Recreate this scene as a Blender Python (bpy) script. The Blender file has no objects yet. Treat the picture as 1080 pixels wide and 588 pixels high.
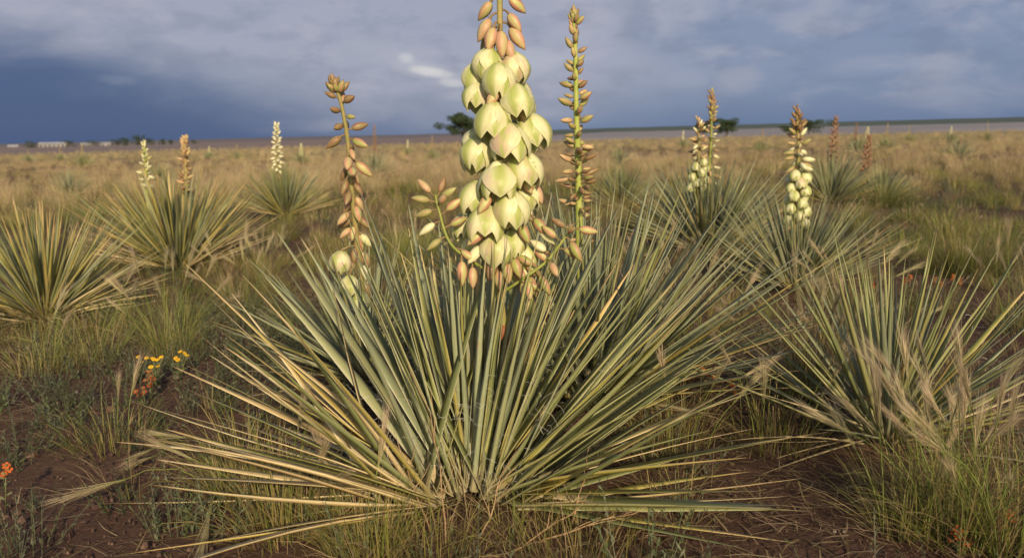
import bpy, math, random
import numpy as np
from mathutils import Vector, Matrix, Euler

R = math.radians
rnd = random.Random(7)
sc = bpy.context.scene
COL = sc.collection

# ---------------------------------------------------------------- camera
CAM_H, FPX, CX, CY = 0.68, 899.0, 540.0, 294.0
PITCH, ROLL = math.atan((CY - 144.5) / FPX), R(1.35)
_r = Vector((1, 0, 0)); _f = Vector((0, math.cos(PITCH), -math.sin(PITCH))); _u = _r.cross(_f)
CR = _r * math.cos(ROLL) - _u * math.sin(ROLL)
CU = _r * math.sin(ROLL) + _u * math.cos(ROLL)
cd = bpy.data.cameras.new('camera'); cam = bpy.data.objects.new('camera', cd); COL.objects.link(cam)
M = Matrix((CR, CU, -_f)).transposed().to_4x4(); M.translation = (0, 0, CAM_H)
cam.matrix_world = M
cd.sensor_width = 36.0; cd.sensor_fit = 'HORIZONTAL'; cd.lens = 36.0 * FPX / 1080.0
cd.clip_start = 0.05; cd.clip_end = 20000
cd.dof.use_dof = True; cd.dof.focus_distance = 1.62; cd.dof.aperture_fstop = 6.3
sc.camera = cam

# ---------------------------------------------------------------- sky and sun
SUN_AZ, SUN_EL = R(167), R(23)          # behind the camera, to its right, low
w = bpy.data.worlds.new('World'); sc.world = w; w.use_nodes = True
nt = w.node_tree; nt.nodes.clear()

class NT:
    """tiny helper to write node maths"""
    def __init__(s, t): s.t = t
    def node(s, k, **kw):
        n = s.t.nodes.new(k)
        for a, b in kw.items(): setattr(n, a, b)
        return n
    def put(s, sock, v):
        if isinstance(v, bpy.types.NodeSocket): s.t.links.new(v, sock)
        elif v is not None: sock.default_value = v
    def m(s, op, a, b=None, c=None, clamp=False):
        n = s.node('ShaderNodeMath', operation=op, use_clamp=clamp)
        for i, v in enumerate((a, b, c)): s.put(n.inputs[i], v)
        return n.outputs[0]
    def ramp(s, x, a, b):                     # smoothstep a..b
        n = s.node('ShaderNodeMapRange', interpolation_type='SMOOTHSTEP')
        s.put(n.inputs[0], x); n.inputs[1].default_value = a; n.inputs[2].default_value = b
        return n.outputs[0]
    def mix(s, f, a, b, mode='MIX'):
        n = s.node('ShaderNodeMix', data_type='RGBA', blend_type=mode)
        def c(v): return (*v, 1) if isinstance(v, tuple) and len(v) == 3 else v
        s.put(n.inputs[0], f); s.put(n.inputs[6], c(a)); s.put(n.inputs[7], c(b))
        return n.outputs[2]
    def comb(s, x, y, z):
        n = s.node('ShaderNodeCombineXYZ')
        for i, v in enumerate((x, y, z)): s.put(n.inputs[i], v)
        return n.outputs[0]
    def sep(s, v):
        n = s.node('ShaderNodeSeparateXYZ'); s.put(n.inputs[0], v); return n.outputs
    def noise(s, vec, scale, detail=4.0, rough=0.5, dist=0.0, col=False):
        n = s.node('ShaderNodeTexNoise'); s.put(n.inputs['Vector'], vec)
        n.inputs['Scale'].default_value = scale; n.inputs['Detail'].default_value = detail
        n.inputs['Roughness'].default_value = rough; n.inputs['Distortion'].default_value = dist
        return n.outputs['Color' if col else 'Fac']

W = NT(nt)
bg = W.node('ShaderNodeBackground'); out = W.node('ShaderNodeOutputWorld')
nt.links.new(bg.outputs[0], out.inputs[0])
bg.inputs[1].default_value = 0.12
sky = W.node('ShaderNodeTexSky'); sky.sky_type = 'NISHITA'; sky.sun_disc = False
sky.sun_elevation = SUN_EL; sky.sun_rotation = SUN_AZ
tc = W.node('ShaderNodeTexCoord')
x, y, z = W.sep(tc.outputs['Generated'])
DEG = 180 / math.pi
az = W.m('MULTIPLY', W.m('ARCTAN2', x, y), DEG)
el = W.m('MULTIPLY', W.m('ARCSINE', z), DEG)
# storm cloud: everything in degrees
pv = W.comb(W.m('MULTIPLY', az, 0.055), W.m('MULTIPLY', el, 0.13), 3.7)
n_big = W.noise(pv, 1.0, 5, 0.5)
n_mid = W.noise(pv, 2.6, 6, 0.55, 0.35)
n_fin = W.noise(pv, 6.0, 7, 0.6, 0.2)
nb = W.m('SUBTRACT', n_big, 0.5); nm = W.m('SUBTRACT', n_mid, 0.5)
# height of the dark rain curtain: tall towards the west (left), low elsewhere
curt = W.m('ADD', W.m('MULTIPLY', W.ramp(az, -10.0, -30.0), 4.2), 1.2)
hh = W.m('ADD', W.m('SUBTRACT', el, curt), W.m('ADD', W.m('MULTIPLY', nb, 5.0), W.m('MULTIPLY', nm, 2.4)))
lift = W.ramp(hh, -2.2, 3.0)
dark = W.mix(W.ramp(az, -27, 6), (0.058, 0.100, 0.225), (0.120, 0.185, 0.325))
grey = W.mix(W.ramp(W.m('ADD', az, W.m('MULTIPLY', nb, 30)), 2, 20), (0.350, 0.370, 0.470), (0.215, 0.268, 0.410))
storm = W.mix(lift, dark, grey)
# billows
bil = W.ramp(n_mid, 0.46, 0.68)
storm = W.mix(W.m('MULTIPLY', W.m('MULTIPLY', bil, lift), 0.45), storm, (0.46, 0.46, 0.53))
sh = W.ramp(n_fin, 0.42, 0.66)
storm = W.mix(W.m('MULTIPLY', W.m('MULTIPLY', sh, lift), 0.28), storm, (0.13, 0.165, 0.27))
def puff(a0, e0, sa, se, amt, colr, tilt=0.0):
    global storm
    da = W.m('SUBTRACT', az, a0)
    de = W.m('SUBTRACT', W.m('ADD', el, W.m('MULTIPLY', da, tilt)), e0)
    d2 = W.m('ADD', W.m('POWER', W.m('ABSOLUTE', W.m('DIVIDE', da, sa)), 2.0),
             W.m('POWER', W.m('ABSOLUTE', W.m('DIVIDE', de, se)), 2.0))
    v = W.m('SUBTRACT', W.m('ADD', W.m('MULTIPLY', n_fin, 1.9), W.m('MULTIPLY', n_mid, 1.0)), W.m('ADD', d2, 0.55))
    storm = W.mix(W.m('MULTIPLY', W.ramp(v, 0.0, 1.15), amt), storm, colr)
puff(-5.8, 4.6, 2.6, 0.8, 0.60, (0.50, 0.50, 0.56), 0.16)
puff(-5.0, 4.3, 1.9, 0.45, 0.9, (0.66, 0.64, 0.65), 0.18)
puff(-6.6, 5.2, 0.8, 0.5, 0.8, (0.62, 0.61, 0.64), 0.1)
puff(-3.6, 3.6, 1.2, 0.35, 0.7, (0.60, 0.59, 0.62), 0.1)
puff(-8.5, 5.8, 3.0, 1.2, 0.45, (0.44, 0.45, 0.53), 0.1)
puff(-17.0, 4.2, 3.5, 0.9, 0.40, (0.36, 0.39, 0.50), 0.1)
puff(-24.0, 3.9, 1.8, 0.45, 0.40, (0.26, 0.30, 0.42), 0.1)
puff(-25.0, 8.8, 6.0, 1.6, 0.40, (0.36, 0.37, 0.46), 0.0)
puff(1.0, 4.8, 3.6, 1.3, 0.55, (0.47, 0.49, 0.58), 0.0)
puff(7.0, 5.0, 4.0, 1.3, 0.45, (0.40, 0.41, 0.52), 0.1)
puff(11.5, 3.4, 2.0, 1.0, 0.40, (0.38, 0.41, 0.52), 0.0)
puff(15.0, 3.2, 2.2, 1.2, 0.45, (0.40, 0.41, 0.50), 0.0)
puff(22.5, 3.8, 4.0, 1.0, 0.35, (0.33, 0.37, 0.50), 0.0)
# coverage: the storm fills the sky ahead; it breaks up overhead and behind, where the sun stands
cov_el = W.ramp(W.m('ADD', el, W.m('MULTIPLY', nb, 30)), 62, 26)
cov_az = W.ramp(W.m('ADD', W.m('ABSOLUTE', az), W.m('MULTIPLY', nb, 40)), 120, 70)
cov = W.m('MULTIPLY', W.m('MULTIPLY', cov_el, cov_az), 0.96)
s10 = W.node('ShaderNodeVectorMath', operation='SCALE'); nt.links.new(storm, s10.inputs[0]); s10.inputs['Scale'].default_value = 1 / 0.12
nt.links.new(W.mix(cov, sky.outputs[0], s10.outputs[0]), bg.inputs[0])

sd = bpy.data.lights.new('sun', 'SUN'); sd.energy = 4.7; sd.angle = R(1.5); sd.color = (1.0, 0.81, 0.55)
sun = bpy.data.objects.new('sun', sd); COL.objects.link(sun)
sdir = Vector((math.sin(SUN_AZ) * math.cos(SUN_EL), math.cos(SUN_AZ) * math.cos(SUN_EL), math.sin(SUN_EL)))
sun.rotation_euler = sdir.to_track_quat('Z', 'Y').to_euler(); sun.location = sdir * 30
vs = sc.view_settings
vs.view_transform = 'Standard'; vs.look = 'None'; vs.exposure = 0.0; vs.gamma = 1.0; vs.use_curve_mapping = False
sc.cycles.use_denoising = True
sc.cycles.max_bounces = 6; sc.cycles.diffuse_bounces = 3; sc.cycles.transmission_bounces = 4; sc.cycles.transparent_max_bounces = 6

# ---------------------------------------------------------------- helpers
def gz(x, y):
    """height of the ground"""
    x = np.asarray(x, float); y = np.asarray(y, float)
    d = np.sqrt(x * x + y * y)
    k = 1.0 / (1.0 + (d / 60.0) ** 2)
    z = 0.016 * np.sin(x * 1.7 + 0.6 * np.sin(y * 1.1)) * np.cos(y * 1.3 + 0.4) + 0.010 * np.sin(x * 4.1 + y * 2.3) * np.sin(y * 3.7 - x)
    return z * k + 0.05 * np.sin(x * 0.21 + 1) * np.sin(y * 0.17) * np.clip((d - 5) / 20, 0, 1) * k

def ray(px, py):
    return (_f + CR * ((px - CX) / FPX) - CU * ((py - CY) / FPX)).normalized()
CAMP = Vector((0, 0, CAM_H))
def gp(px, py):
    """ground point seen at a photo pixel"""
    d = ray(px, py); h = 0.0
    for _ in range(6):
        t = (h - CAM_H) / d.z; p = CAMP + d * t; h = float(gz(p.x, p.y))
    p.z = h
    return p
def at_y(px, py, Y):
    d = ray(px, py); return CAMP + d * (Y / d.y)

def mesh(name, v, f, mats, uv=None, col=None, smooth=True, mi=None):
    me = bpy.data.meshes.new(name)
    me.from_pydata(np.asarray(v, float).tolist(), [], f if isinstance(f, list) else f.tolist())
    for m_ in (mats if isinstance(mats, (list, tuple)) else [mats]): me.materials.append(m_)
    n = len(me.loops); li = np.empty(n, np.int32); me.loops.foreach_get('vertex_index', li)
    if uv is not None:
        l = me.uv_layers.new(name='uv'); l.data.foreach_set('uv', np.asarray(uv, np.float32)[li].ravel())
    if col is not None:
        a = me.attributes.new('col', 'FLOAT_COLOR', 'POINT')
        c = np.asarray(col, np.float32)
        if c.shape[1] == 3: c = np.concatenate([c, np.ones((len(c), 1), np.float32)], 1)
        a.data.foreach_set('color', c.ravel())
    if smooth: me.polygons.foreach_set('use_smooth', [True] * len(me.polygons))
    if mi is not None: me.polygons.foreach_set('material_index', np.asarray(mi, np.int32))
    me.update()
    return me

def ob(name, data, parent=None, mat=None, label=None, cat=None, group=None, kind=None):
    o = bpy.data.objects.new(name, data); COL.objects.link(o)
    if parent is not None: o.parent = parent
    if mat is not None: o.matrix_basis = mat
    if label: o['label'] = label
    if cat: o['category'] = cat
    if group: o['group'] = group
    if kind: o['kind'] = kind
    return o

class G:
    """collects geometry: verts, faces, uv, colours, material index"""
    def __init__(s): s.v = []; s.f = []; s.uv = []; s.c = []; s.mi = []; s.n = 0
    def add(s, v, f, uv=None, c=None, mi=0):
        v = np.asarray(v, float); k = len(v)
        s.v.append(v); s.f += [tuple(i + s.n for i in q) for q in f]
        s.uv.append(np.asarray(uv, float) if uv is not None else np.zeros((k, 2)))
        c = np.asarray(c if c is not None else (1, 1, 1), float)
        s.c.append(np.tile(c, (k, 1)) if c.ndim == 1 else c)
        s.mi += [mi] * len(f); s.n += k
    def mesh(s, name, mats, smooth=True):
        return mesh(name, np.concatenate(s.v), s.f, mats, np.concatenate(s.uv), np.concatenate(s.c), smooth, s.mi)

def tube(pts, radii, n=6, cap=True):
    """tube along points: verts, faces, uv"""
    pts = [Vector(p) for p in pts]; v = []; f = []; uv = []
    ref = Vector((0.31, 0.9, 0.17)).normalized()
    for i, p in enumerate(pts):
        t = (pts[min(i + 1, len(pts) - 1)] - pts[max(i - 1, 0)]).normalized()
        a = t.cross(ref).normalized(); b = t.cross(a)
        for k in range(n):
            q = 2 * math.pi * k / n
            v.append(p + (a * math.cos(q) + b * math.sin(q)) * radii[i]); uv.append((k / n, i / (len(pts) - 1)))
    for i in range(len(pts) - 1):
        for k in range(n):
            f.append((i * n + k, i * n + (k + 1) % n, (i + 1) * n + (k + 1) % n, (i + 1) * n + k))
    if cap:
        f.append(tuple(range(n))[::-1]); f.append(tuple((len(pts) - 1) * n + k for k in range(n)))
    return [tuple(q) for q in v], f, uv

def mat_new(name):
    m_ = bpy.data.materials.new(name); m_.use_nodes = True
    t = m_.node_tree; t.nodes.clear()
    return m_, NT(t)
def finish(m_, N, color, rough=0.6, trans=0.0, tcol=None, bump=None, spec=0.3, bstr=0.3, bdist=0.002):
    p = N.node('ShaderNodeBsdfPrincipled'); o = N.node('ShaderNodeOutputMaterial')
    N.put(p.inputs['Base Color'], (*color, 1) if isinstance(color, tuple) else color)
    N.put(p.inputs['Roughness'], rough); p.inputs['Specular IOR Level'].default_value = spec
    if bump is not None:
        b = N.node('ShaderNodeBump'); b.inputs['Strength'].default_value = bstr; b.inputs['Distance'].default_value = bdist
        N.put(b.inputs['Height'], bump); N.t.links.new(b.outputs[0], p.inputs['Normal'])
    s = p.outputs[0]
    if trans > 0:
        tr = N.node('ShaderNodeBsdfTranslucent')
        c = tcol if tcol is not None else color
        N.put(tr.inputs[0], (*c, 1) if isinstance(c, tuple) else c)
        mx = N.node('ShaderNodeMixShader'); mx.inputs[0].default_value = trans
        N.t.links.new(s, mx.inputs[1]); N.t.links.new(tr.outputs[0], mx.inputs[2]); s = mx.outputs[0]
    N.t.links.new(s, o.inputs[0])
    return m_

def uvnodes(N):
    t = N.node('ShaderNodeUVMap'); u, v, _ = N.sep(t.outputs[0]); return t.outputs[0], u, v
def orand(N): return N.node('ShaderNodeObjectInfo').outputs['Random']
def attr(N, n='col'):
    a = N.node('ShaderNodeAttribute'); a.attribute_name = n; return a.outputs['Color']

# ---------------------------------------------------------------- materials
def yucca_leaf_mat(name, ca, cb, cmid, tipc, edge, tip_at, dead=False):
    m_, N = mat_new(name)
    uvv, u, v = uvnodes(N)
    r_ = N.m('FRACT', N.m('ADD', orand(N), N.sep(attr(N))[0]))
    r2 = N.m('FRACT', N.m('MULTIPLY', r_, 7.31)); r3 = N.m('FRACT', N.m('MULTIPLY', r_, 23.7))
    c = N.mix(r_, ca, cb)
    c = N.mix(N.m('MULTIPLY', N.ramp(r2, 0.55, 1.0), 0.75), c, cmid)
    sv = N.comb(N.m('MULTIPLY', u, 9.0), N.m('MULTIPLY', v, 1.6), N.m('MULTIPLY', r_, 40))
    st = N.noise(sv, 2.0, 3, 0.6)
    c = N.mix(N.m('MULTIPLY', N.ramp(st, 0.4, 0.75), 0.45), c, tuple(min(1, q * 1.7) for q in ca))
    # brown blotches and the dry tip
    bl = N.noise(N.comb(N.m('MULTIPLY', u, 1.2), N.m('MULTIPLY', v, 7.0), N.m('MULTIPLY', r2, 31)), 1.6, 4, 0.6)
    c = N.mix(N.m('MULTIPLY', N.ramp(bl, 0.60, 0.72), N.m('MULTIPLY', N.ramp(r3, 0.45, 0.9), 0.8)), c, (0.30, 0.17, 0.07))
    tv = N.m('ADD', v, N.m('ADD', N.m('MULTIPLY', N.m('SUBTRACT', bl, 0.5), 0.35), N.m('MULTIPLY', N.m('SUBTRACT', r3, 0.6), 0.28)))
    c = N.mix(N.ramp(tv, tip_at, tip_at + 0.12), c, tipc)
    c = N.mix(N.ramp(v, 0.985, 0.998), c, (0.14, 0.06, 0.03))
    # pale woody margin
    e = N.m('ABSOLUTE', N.m('SUBTRACT', u, 0.5))
    c = N.mix(N.m('MULTIPLY', N.ramp(e, 0.36, 0.47), 0.9), c, edge)
    # straw coloured foot
    c = N.mix(N.m('MULTIPLY', N.ramp(v, 0.16, 0.02), 0.8), c, (0.33, 0.27, 0.15))
    hsv = N.node('ShaderNodeHueSaturation'); N.put(hsv.inputs['Color'], c)
    N.put(hsv.inputs['Value'], N.m('ADD', 0.78, N.m('MULTIPLY', r3, 0.44)))
    return finish(m_, N, hsv.outputs[0], 0.5 if not dead else 0.7, 0.10, None, st, 0.35, 0.35, 0.0015)

LEAF = {
 'green': yucca_leaf_mat('yucca_leaf_green', (0.215, 0.240, 0.095), (0.295, 0.305, 0.115), (0.38, 0.34, 0.12), (0.50, 0.37, 0.17), (0.54, 0.48, 0.29), 0.93),
 'blue': yucca_leaf_mat('yucca_leaf_glaucous', (0.220, 0.245, 0.140), (0.300, 0.312, 0.170), (0.34, 0.335, 0.15), (0.45, 0.34, 0.18), (0.52, 0.48, 0.34), 0.95),
 'yellow': yucca_leaf_mat('yucca_leaf_yellowing', (0.29, 0.28, 0.075), (0.44, 0.36, 0.10), (0.58, 0.41, 0.13), (0.62, 0.43, 0.18), (0.60, 0.50, 0.26), 0.74),
 'dead': yucca_leaf_mat('yucca_leaf_dry', (0.66, 0.50, 0.25), (0.74, 0.60, 0.34), (0.52, 0.35, 0.14), (0.48, 0.30, 0.13), (0.78, 0.65, 0.41), 0.88, True),
}
def simple(name, c1, c2, scale=30, rough=0.7, trans=0.0, use_uv=False, bstr=0.3, bdist=0.002, spec=0.3, thr=(0.35, 0.65)):
    m_, N = mat_new(name)
    t = N.node('ShaderNodeTexCoord')
    n = N.noise(t.outputs['Object'], scale, 5, 0.6)
    r_ = orand(N)
    c = N.mix(N.ramp(n, *thr), c1, c2)
    h = N.node('ShaderNodeHueSaturation'); N.put(h.inputs['Color'], c); N.put(h.inputs['Value'], N.m('ADD', 0.82, N.m('MULTIPLY', r_, 0.36)))
    return finish(m_, N, h.outputs[0], rough, trans, None, n, spec, bstr, bdist)

# petals: cream with green midrib and a faint rose flush
m_, N = mat_new('yucca_petal')
uvv, u, v = uvnodes(N); r_ = orand(N)
e = N.m('ABSOLUTE', N.m('SUBTRACT', u, 0.5))
c = N.mix(N.ramp(e, 0.01, 0.30), (0.42, 0.47, 0.12), (0.78, 0.74, 0.43))
fl = N.noise(N.comb(N.m('MULTIPLY', u, 7.0), N.m('MULTIPLY', v, 1.3), N.m('MULTIPLY', r_, 50)), 2.0, 3, 0.6)
c = N.mix(N.m('MULTIPLY', N.ramp(fl, 0.45, 0.70), 0.55), c, (0.52, 0.54, 0.20))
r2 = N.m('FRACT', N.m('MULTIPLY', r_, 13.7))
fl2 = N.noise(N.comb(N.m('MULTIPLY', u, 2.2), N.m('MULTIPLY', v, 1.5), N.m('MULTIPLY', r_, 90)), 1.5, 2, 0.5)
c = N.mix(N.m('MULTIPLY', N.m('MULTIPLY', N.ramp(fl2, 0.45, 0.7), N.ramp(r2, 0.45, 0.9)), 0.6), c, (0.70, 0.42, 0.36))
c = N.mix(N.m('MULTIPLY', N.ramp(v, 0.22, 0.0), 0.75), c, (0.44, 0.47, 0.15))
c = N.mix(N.m('MULTIPLY', N.ramp(v, 0.86, 1.0), 0.5), c, (0.60, 0.60, 0.26))
PETAL = finish(m_, N, c, 0.42, 0.20, None, fl, 0.4, 0.6, 0.002)

def bud_mat(name, ca, cb, cc):
    m_, N = mat_new(name)
    uvv, u, v = uvnodes(N); r_ = orand(N)
    lob = N.m('MULTIPLY', N.m('ADD', N.m('COSINE', N.m('MULTIPLY', u, 6 * math.pi)), 1.0), 0.5)
    n = N.noise(N.comb(N.m('MULTIPLY', u, 8), N.m('MULTIPLY', v, 2.5), N.m('MULTIPLY', r_, 60)), 1.7, 4, 0.6)
    c = N.mix(N.ramp(N.m('ADD', lob, N.m('MULTIPLY', N.m('SUBTRACT', n, 0.5), 1.4)), 0.2, 0.85), ca, cb)
    c = N.mix(N.m('MULTIPLY', N.ramp(N.m('FRACT', N.m('MULTIPLY', r_, 5.3)), 0.3, 1.0), 0.6), c, cc)
    c = N.mix(N.m('MULTIPLY', N.ramp(v, 0.82, 1.0), 0.7), c, (0.20, 0.10, 0.06))
    return finish(m_, N, c, 0.45, 0.05, None, n, 0.4, 0.3, 0.001)
BUD = {'rose': bud_mat('yucca_bud_rose', (0.46, 0.43, 0.16), (0.50, 0.24, 0.15), (0.52, 0.33, 0.19)),
       'brown': bud_mat('yucca_bud_brown', (0.27, 0.21, 0.085), (0.26, 0.12, 0.065), (0.34, 0.20, 0.105)),
       'green': bud_mat('yucca_bud_green', (0.34, 0.36, 0.10), (0.42, 0.22, 0.13), (0.33, 0.33, 0.11)),
       'cream': bud_mat('yucca_bud_cream', (0.66, 0.64, 0.34), (0.72, 0.66, 0.42), (0.52, 0.53, 0.20))}
STALK = {'green': simple('stalk_green', (0.26, 0.31, 0.055), (0.34, 0.36, 0.09), 60, 0.5),
         'olive': simple('stalk_olive', (0.25, 0.24, 0.07), (0.33, 0.25, 0.09), 60, 0.55),
         'brown': simple('stalk_brown', (0.24, 0.15, 0.075), (0.33, 0.22, 0.09), 60, 0.6),
         'rust': simple('stalk_rust_node', (0.34, 0.12, 0.05), (0.24, 0.09, 0.04), 90, 0.6)}
PEDI = simple('pedicel', (0.26, 0.20, 0.075), (0.20, 0.11, 0.06), 90, 0.6)
PISTIL = simple('pistil', (0.36, 0.42, 0.10), (0.42, 0.48, 0.15), 90, 0.5)
FIBRE = simple('leaf_fibre', (0.62, 0.57, 0.46), (0.70, 0.66, 0.56), 90, 0.7)

# vegetation with a colour stored on every blade
m_, N = mat_new('grass_blades')
c = attr(N); r_ = orand(N)
h = N.node('ShaderNodeHueSaturation'); N.put(h.inputs['Color'], c)
N.put(h.inputs['Value'], N.m('ADD', 0.70, N.m('MULTIPLY', r_, 0.6)))
N.put(h.inputs['Hue'], N.m('ADD', 0.485, N.m('MULTIPLY', N.m('FRACT', N.m('MULTIPLY', r_, 9.7)), 0.03)))
GRASS = finish(m_, N, h.outputs[0], 0.6, 0.30, None, None, 0.25)
m_, N = mat_new('tree_leaves')
c = attr(N); TREELEAF = finish(m_, N, c, 0.6, 0.2, None, None, 0.25)

# soil
m_, N = mat_new('red_soil')
t = N.node('ShaderNodeTexCoord'); P = t.outputs['Object']
n1 = N.noise(P, 1.3, 6, 0.6); n2 = N.noise(P, 14, 6, 0.65); n3 = N.noise(P, 90, 4, 0.7)
c = N.mix(N.ramp(n1, 0.35, 0.65), (0.074, 0.041, 0.029), (0.112, 0.064, 0.044))
c = N.mix(N.m('MULTIPLY', N.ramp(n2, 0.45, 0.7), 0.7), c, (0.085, 0.048, 0.034))
c = N.mix(N.m('MULTIPLY', N.ramp(n3, 0.55, 0.75), 0.6), c, (0.23, 0.155, 0.105))
ge = N.node('ShaderNodeNewGeometry'); gx, gy, _ = N.sep(ge.outputs['Position'])
dist = N.m('SQRT', N.m('ADD', N.m('MULTIPLY', gx, gx), N.m('MULTIPLY', gy, gy)))
nf = N.noise(P, 0.06, 5, 0.6); nf2 = N.noise(P, 0.5, 5, 0.7)
straw = N.mix(N.ramp(nf, 0.38, 0.62), (0.36, 0.265, 0.135), (0.28, 0.225, 0.105))
straw = N.mix(N.m('MULTIPLY', N.ramp(nf2, 0.5, 0.7), 0.5), straw, (0.16, 0.15, 0.06))
c = N.mix(N.ramp(dist, 14, 70), c, straw)
hsum = N.m('ADD', N.m('MULTIPLY', n2, 0.7), N.m('MULTIPLY', n3, 0.35))
SOIL = finish(m_, N, c, 0.95, 0, None, hsum, 0.1, 0.9, 0.02)

# ---------------------------------------------------------------- ground
nG = 320
uu = np.linspace(-1, 1, nG); B = math.asinh(5000 / 0.55)
gx = 0.55 * np.sinh(B * uu); gy = 1.9 + 0.55 * np.sinh(B * uu)
X, Y = np.meshgrid(gx, gy); Z = gz(X, Y)
rr = np.sqrt(X * X + Y * Y)
gr = np.random.default_rng(5)
Z = Z + np.where(rr < 8, gr.normal(0, 0.0035, Z.shape), 0) - np.clip((rr - 110) / 250, 0, 1) ** 1.3 * 2.0
idx = np.arange(nG * nG).reshape(nG, nG)
F = np.stack([idx[:-1, :-1], idx[:-1, 1:], idx[1:, 1:], idx[1:, :-1]], -1).reshape(-1, 4)
ob('ground', mesh('ground', np.stack([X, Y, Z], -1).reshape(-1, 3), F, SOIL), kind='structure',
   label='reddish brown prairie soil under the grass', cat='ground')

# far country: a pale flat on the right, a brown plain on the left, a dark low ridge
def strip(name, az0, az1, prof, m_, jag=0.0, seed=1, n=160, label='', fade=0.0):
    """terrain strip between two bearings; prof = list of (distance, height)"""
    g = np.random.default_rng(seed); a = np.linspace(az0, az1, n)
    ph = g.uniform(0, 6, 6); v = []
    wob = sum(np.sin(a * k + ph[i]) / (i + 1) for i, k in enumerate((0.11, 0.23, 0.47, 0.9, 1.9, 3.7)))
    env = np.clip(np.minimum(a - az0, az1 - a) / max(fade, 1e-3), 0, 1) if fade else np.ones(n)
    for k, (d, hgt) in enumerate(prof):
        q = np.radians(a)
        zz = (hgt + (jag * wob if k == len(prof) - 2 else 0)) * (env if k > 0 else 1)
        v.append(np.stack([np.sin(q) * d, np.cos(q) * d, zz + 0 * a], -1))
    v = np.concatenate(v); f = []
    for k in range(len(prof) - 1):
        for i in range(n - 1): f.append((k * n + i, k * n + i + 1, (k + 1) * n + i + 1, (k + 1) * n + i))
    return ob(name, mesh(name, v, f, m_), kind='structure', label=label, cat='terrain')
PALE = simple('pale_flat_soil', (0.30, 0.275, 0.285), (0.225, 0.205, 0.205), 0.012, 0.9, bstr=0)
BROWN = simple('far_brown_plain', (0.21, 0.150, 0.125), (0.165, 0.125, 0.115), 0.01, 0.9, bstr=0)
RIDGE = simple('far_green_ridge', (0.062, 0.082, 0.066), (0.085, 0.105, 0.080), 0.008, 0.9, bstr=0)
RIDGE2 = simple('far_mauve_ridge', (0.115, 0.098, 0.105), (0.135, 0.115, 0.115), 0.008, 0.9, bstr=0)
strip('pale_flat', 0.5, 50, [(330, -1.6), (420, 0.3), (900, 2.6), (1400, 4.6), (1500, 3)], PALE, 0.25, 3, label='pale grey bare flat beyond the grassland', fade=6)
strip('brown_plain', -50, 8, [(330, -1.6), (420, 0.0), (900, 1.5), (1500, 4.2), (1600, 3)], BROWN, 0.3, 4, label='brown plain beyond the grassland', fade=6)
strip('green_ridge', -2, 60, [(1450, -3), (1700, 8.0), (2600, 20.5), (2900, 10)], RIDGE, 0.9, 5, 260, label='low dark green ridge on the horizon', fade=5)
strip('mauve_ridge', -60, 3, [(1550, -3), (1900, 6.5), (2800, 16.0), (3000, 8)], RIDGE2, 0.8, 8, 260, label='low mauve brown ridge on the horizon', fade=5)

# ---------------------------------------------------------------- yucca pieces
def leaf_geo(L, wd, bend, side, fold, seg=8):
    v = []; f = []; uv = []
    ts = [0, .10, .26, .44, .62, .78, .90, 1.0] if seg == 8 else [0, .2, .6, 1.0]
    for i, t in enumerate(ts):
        prof = (1.25 - 0.35 * min(t / .12, 1)) if t < .12 else (0.90 + 0.10 * math.sin(math.pi * min(t / .8, 1)))
        prof *= min(1.0, ((1 - t) / .55) ** 0.75) if t > .45 else 1.0
        hw = wd * 0.5 * max(prof, 0.04)
        X_ = L * t; Z_ = bend * L * t * t; Y_ = side * L * t * t
        up = hw * fold
        v += [(X_, Y_ - hw, Z_ + up * .9), (X_, Y_, Z_ + 0.0002), (X_, Y_ + hw, Z_ + up * .9), (X_, Y_, Z_ - hw * .30)]
        uv += [(0, t), (.5, t), (1, t), (.5, t)]
    for i in range(len(ts) - 1):
        a, b = i * 4, i * 4 + 4
        for k in range(4): f.append((a + k, a + (k + 1) % 4, b + (k + 1) % 4, b + k))
    return v, f, uv
BANK = {}
for kind, m_ in LEAF.items():
    BANK[kind] = []
    for i in range(14):
        bend = rnd.uniform(-.07, .05) if kind != 'dead' else rnd.uniform(-.12, .10)
        side = rnd.uniform(-.03, .03) if kind != 'dead' else rnd.uniform(-.06, .06)
        v, f, uv = leaf_geo(0.5, rnd.uniform(.0130, .0165) * (0.88 if kind == 'dead' else 1), bend, side, rnd.uniform(.25, .6))
        BANK[kind].append((mesh('leaf', v, f, m_, uv, np.zeros((len(v), 3))), bend))

def leaf_matrix(base, d, length, roll=0.0, bend=0.0):
    d = Vector(d).normalized()
    up = Vector((0, 0, 1)); yv = up.cross(d)
    if yv.length < 1e-3: yv = Vector((1, 0, 0))
    yv.normalize(); zv = d.cross(yv)
    if roll:
        q = Matrix.Rotation(roll, 3, d); yv = q @ yv; zv = q @ zv
    s = length / 0.5
    m4 = Matrix((d * s, yv * s, zv * s)).transposed().to_4x4(); m4.translation = base
    return m4
def add_leaf(root, base, d, length, kind, roll=0.0, wide=1.0):
    me, bend = rnd.choice(BANK[kind])
    m4 = leaf_matrix(base, d, length, roll)
    if wide != 1.0: m4 = m4 @ Matrix.Diagonal((1, wide, 1, 1))
    return ob('leaf', me, root, m4)
def sph(azd, pol):
    a, p = R(azd), R(pol); return Vector((math.sin(a) * math.sin(p), math.cos(a) * math.sin(p), math.cos(p)))

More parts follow.
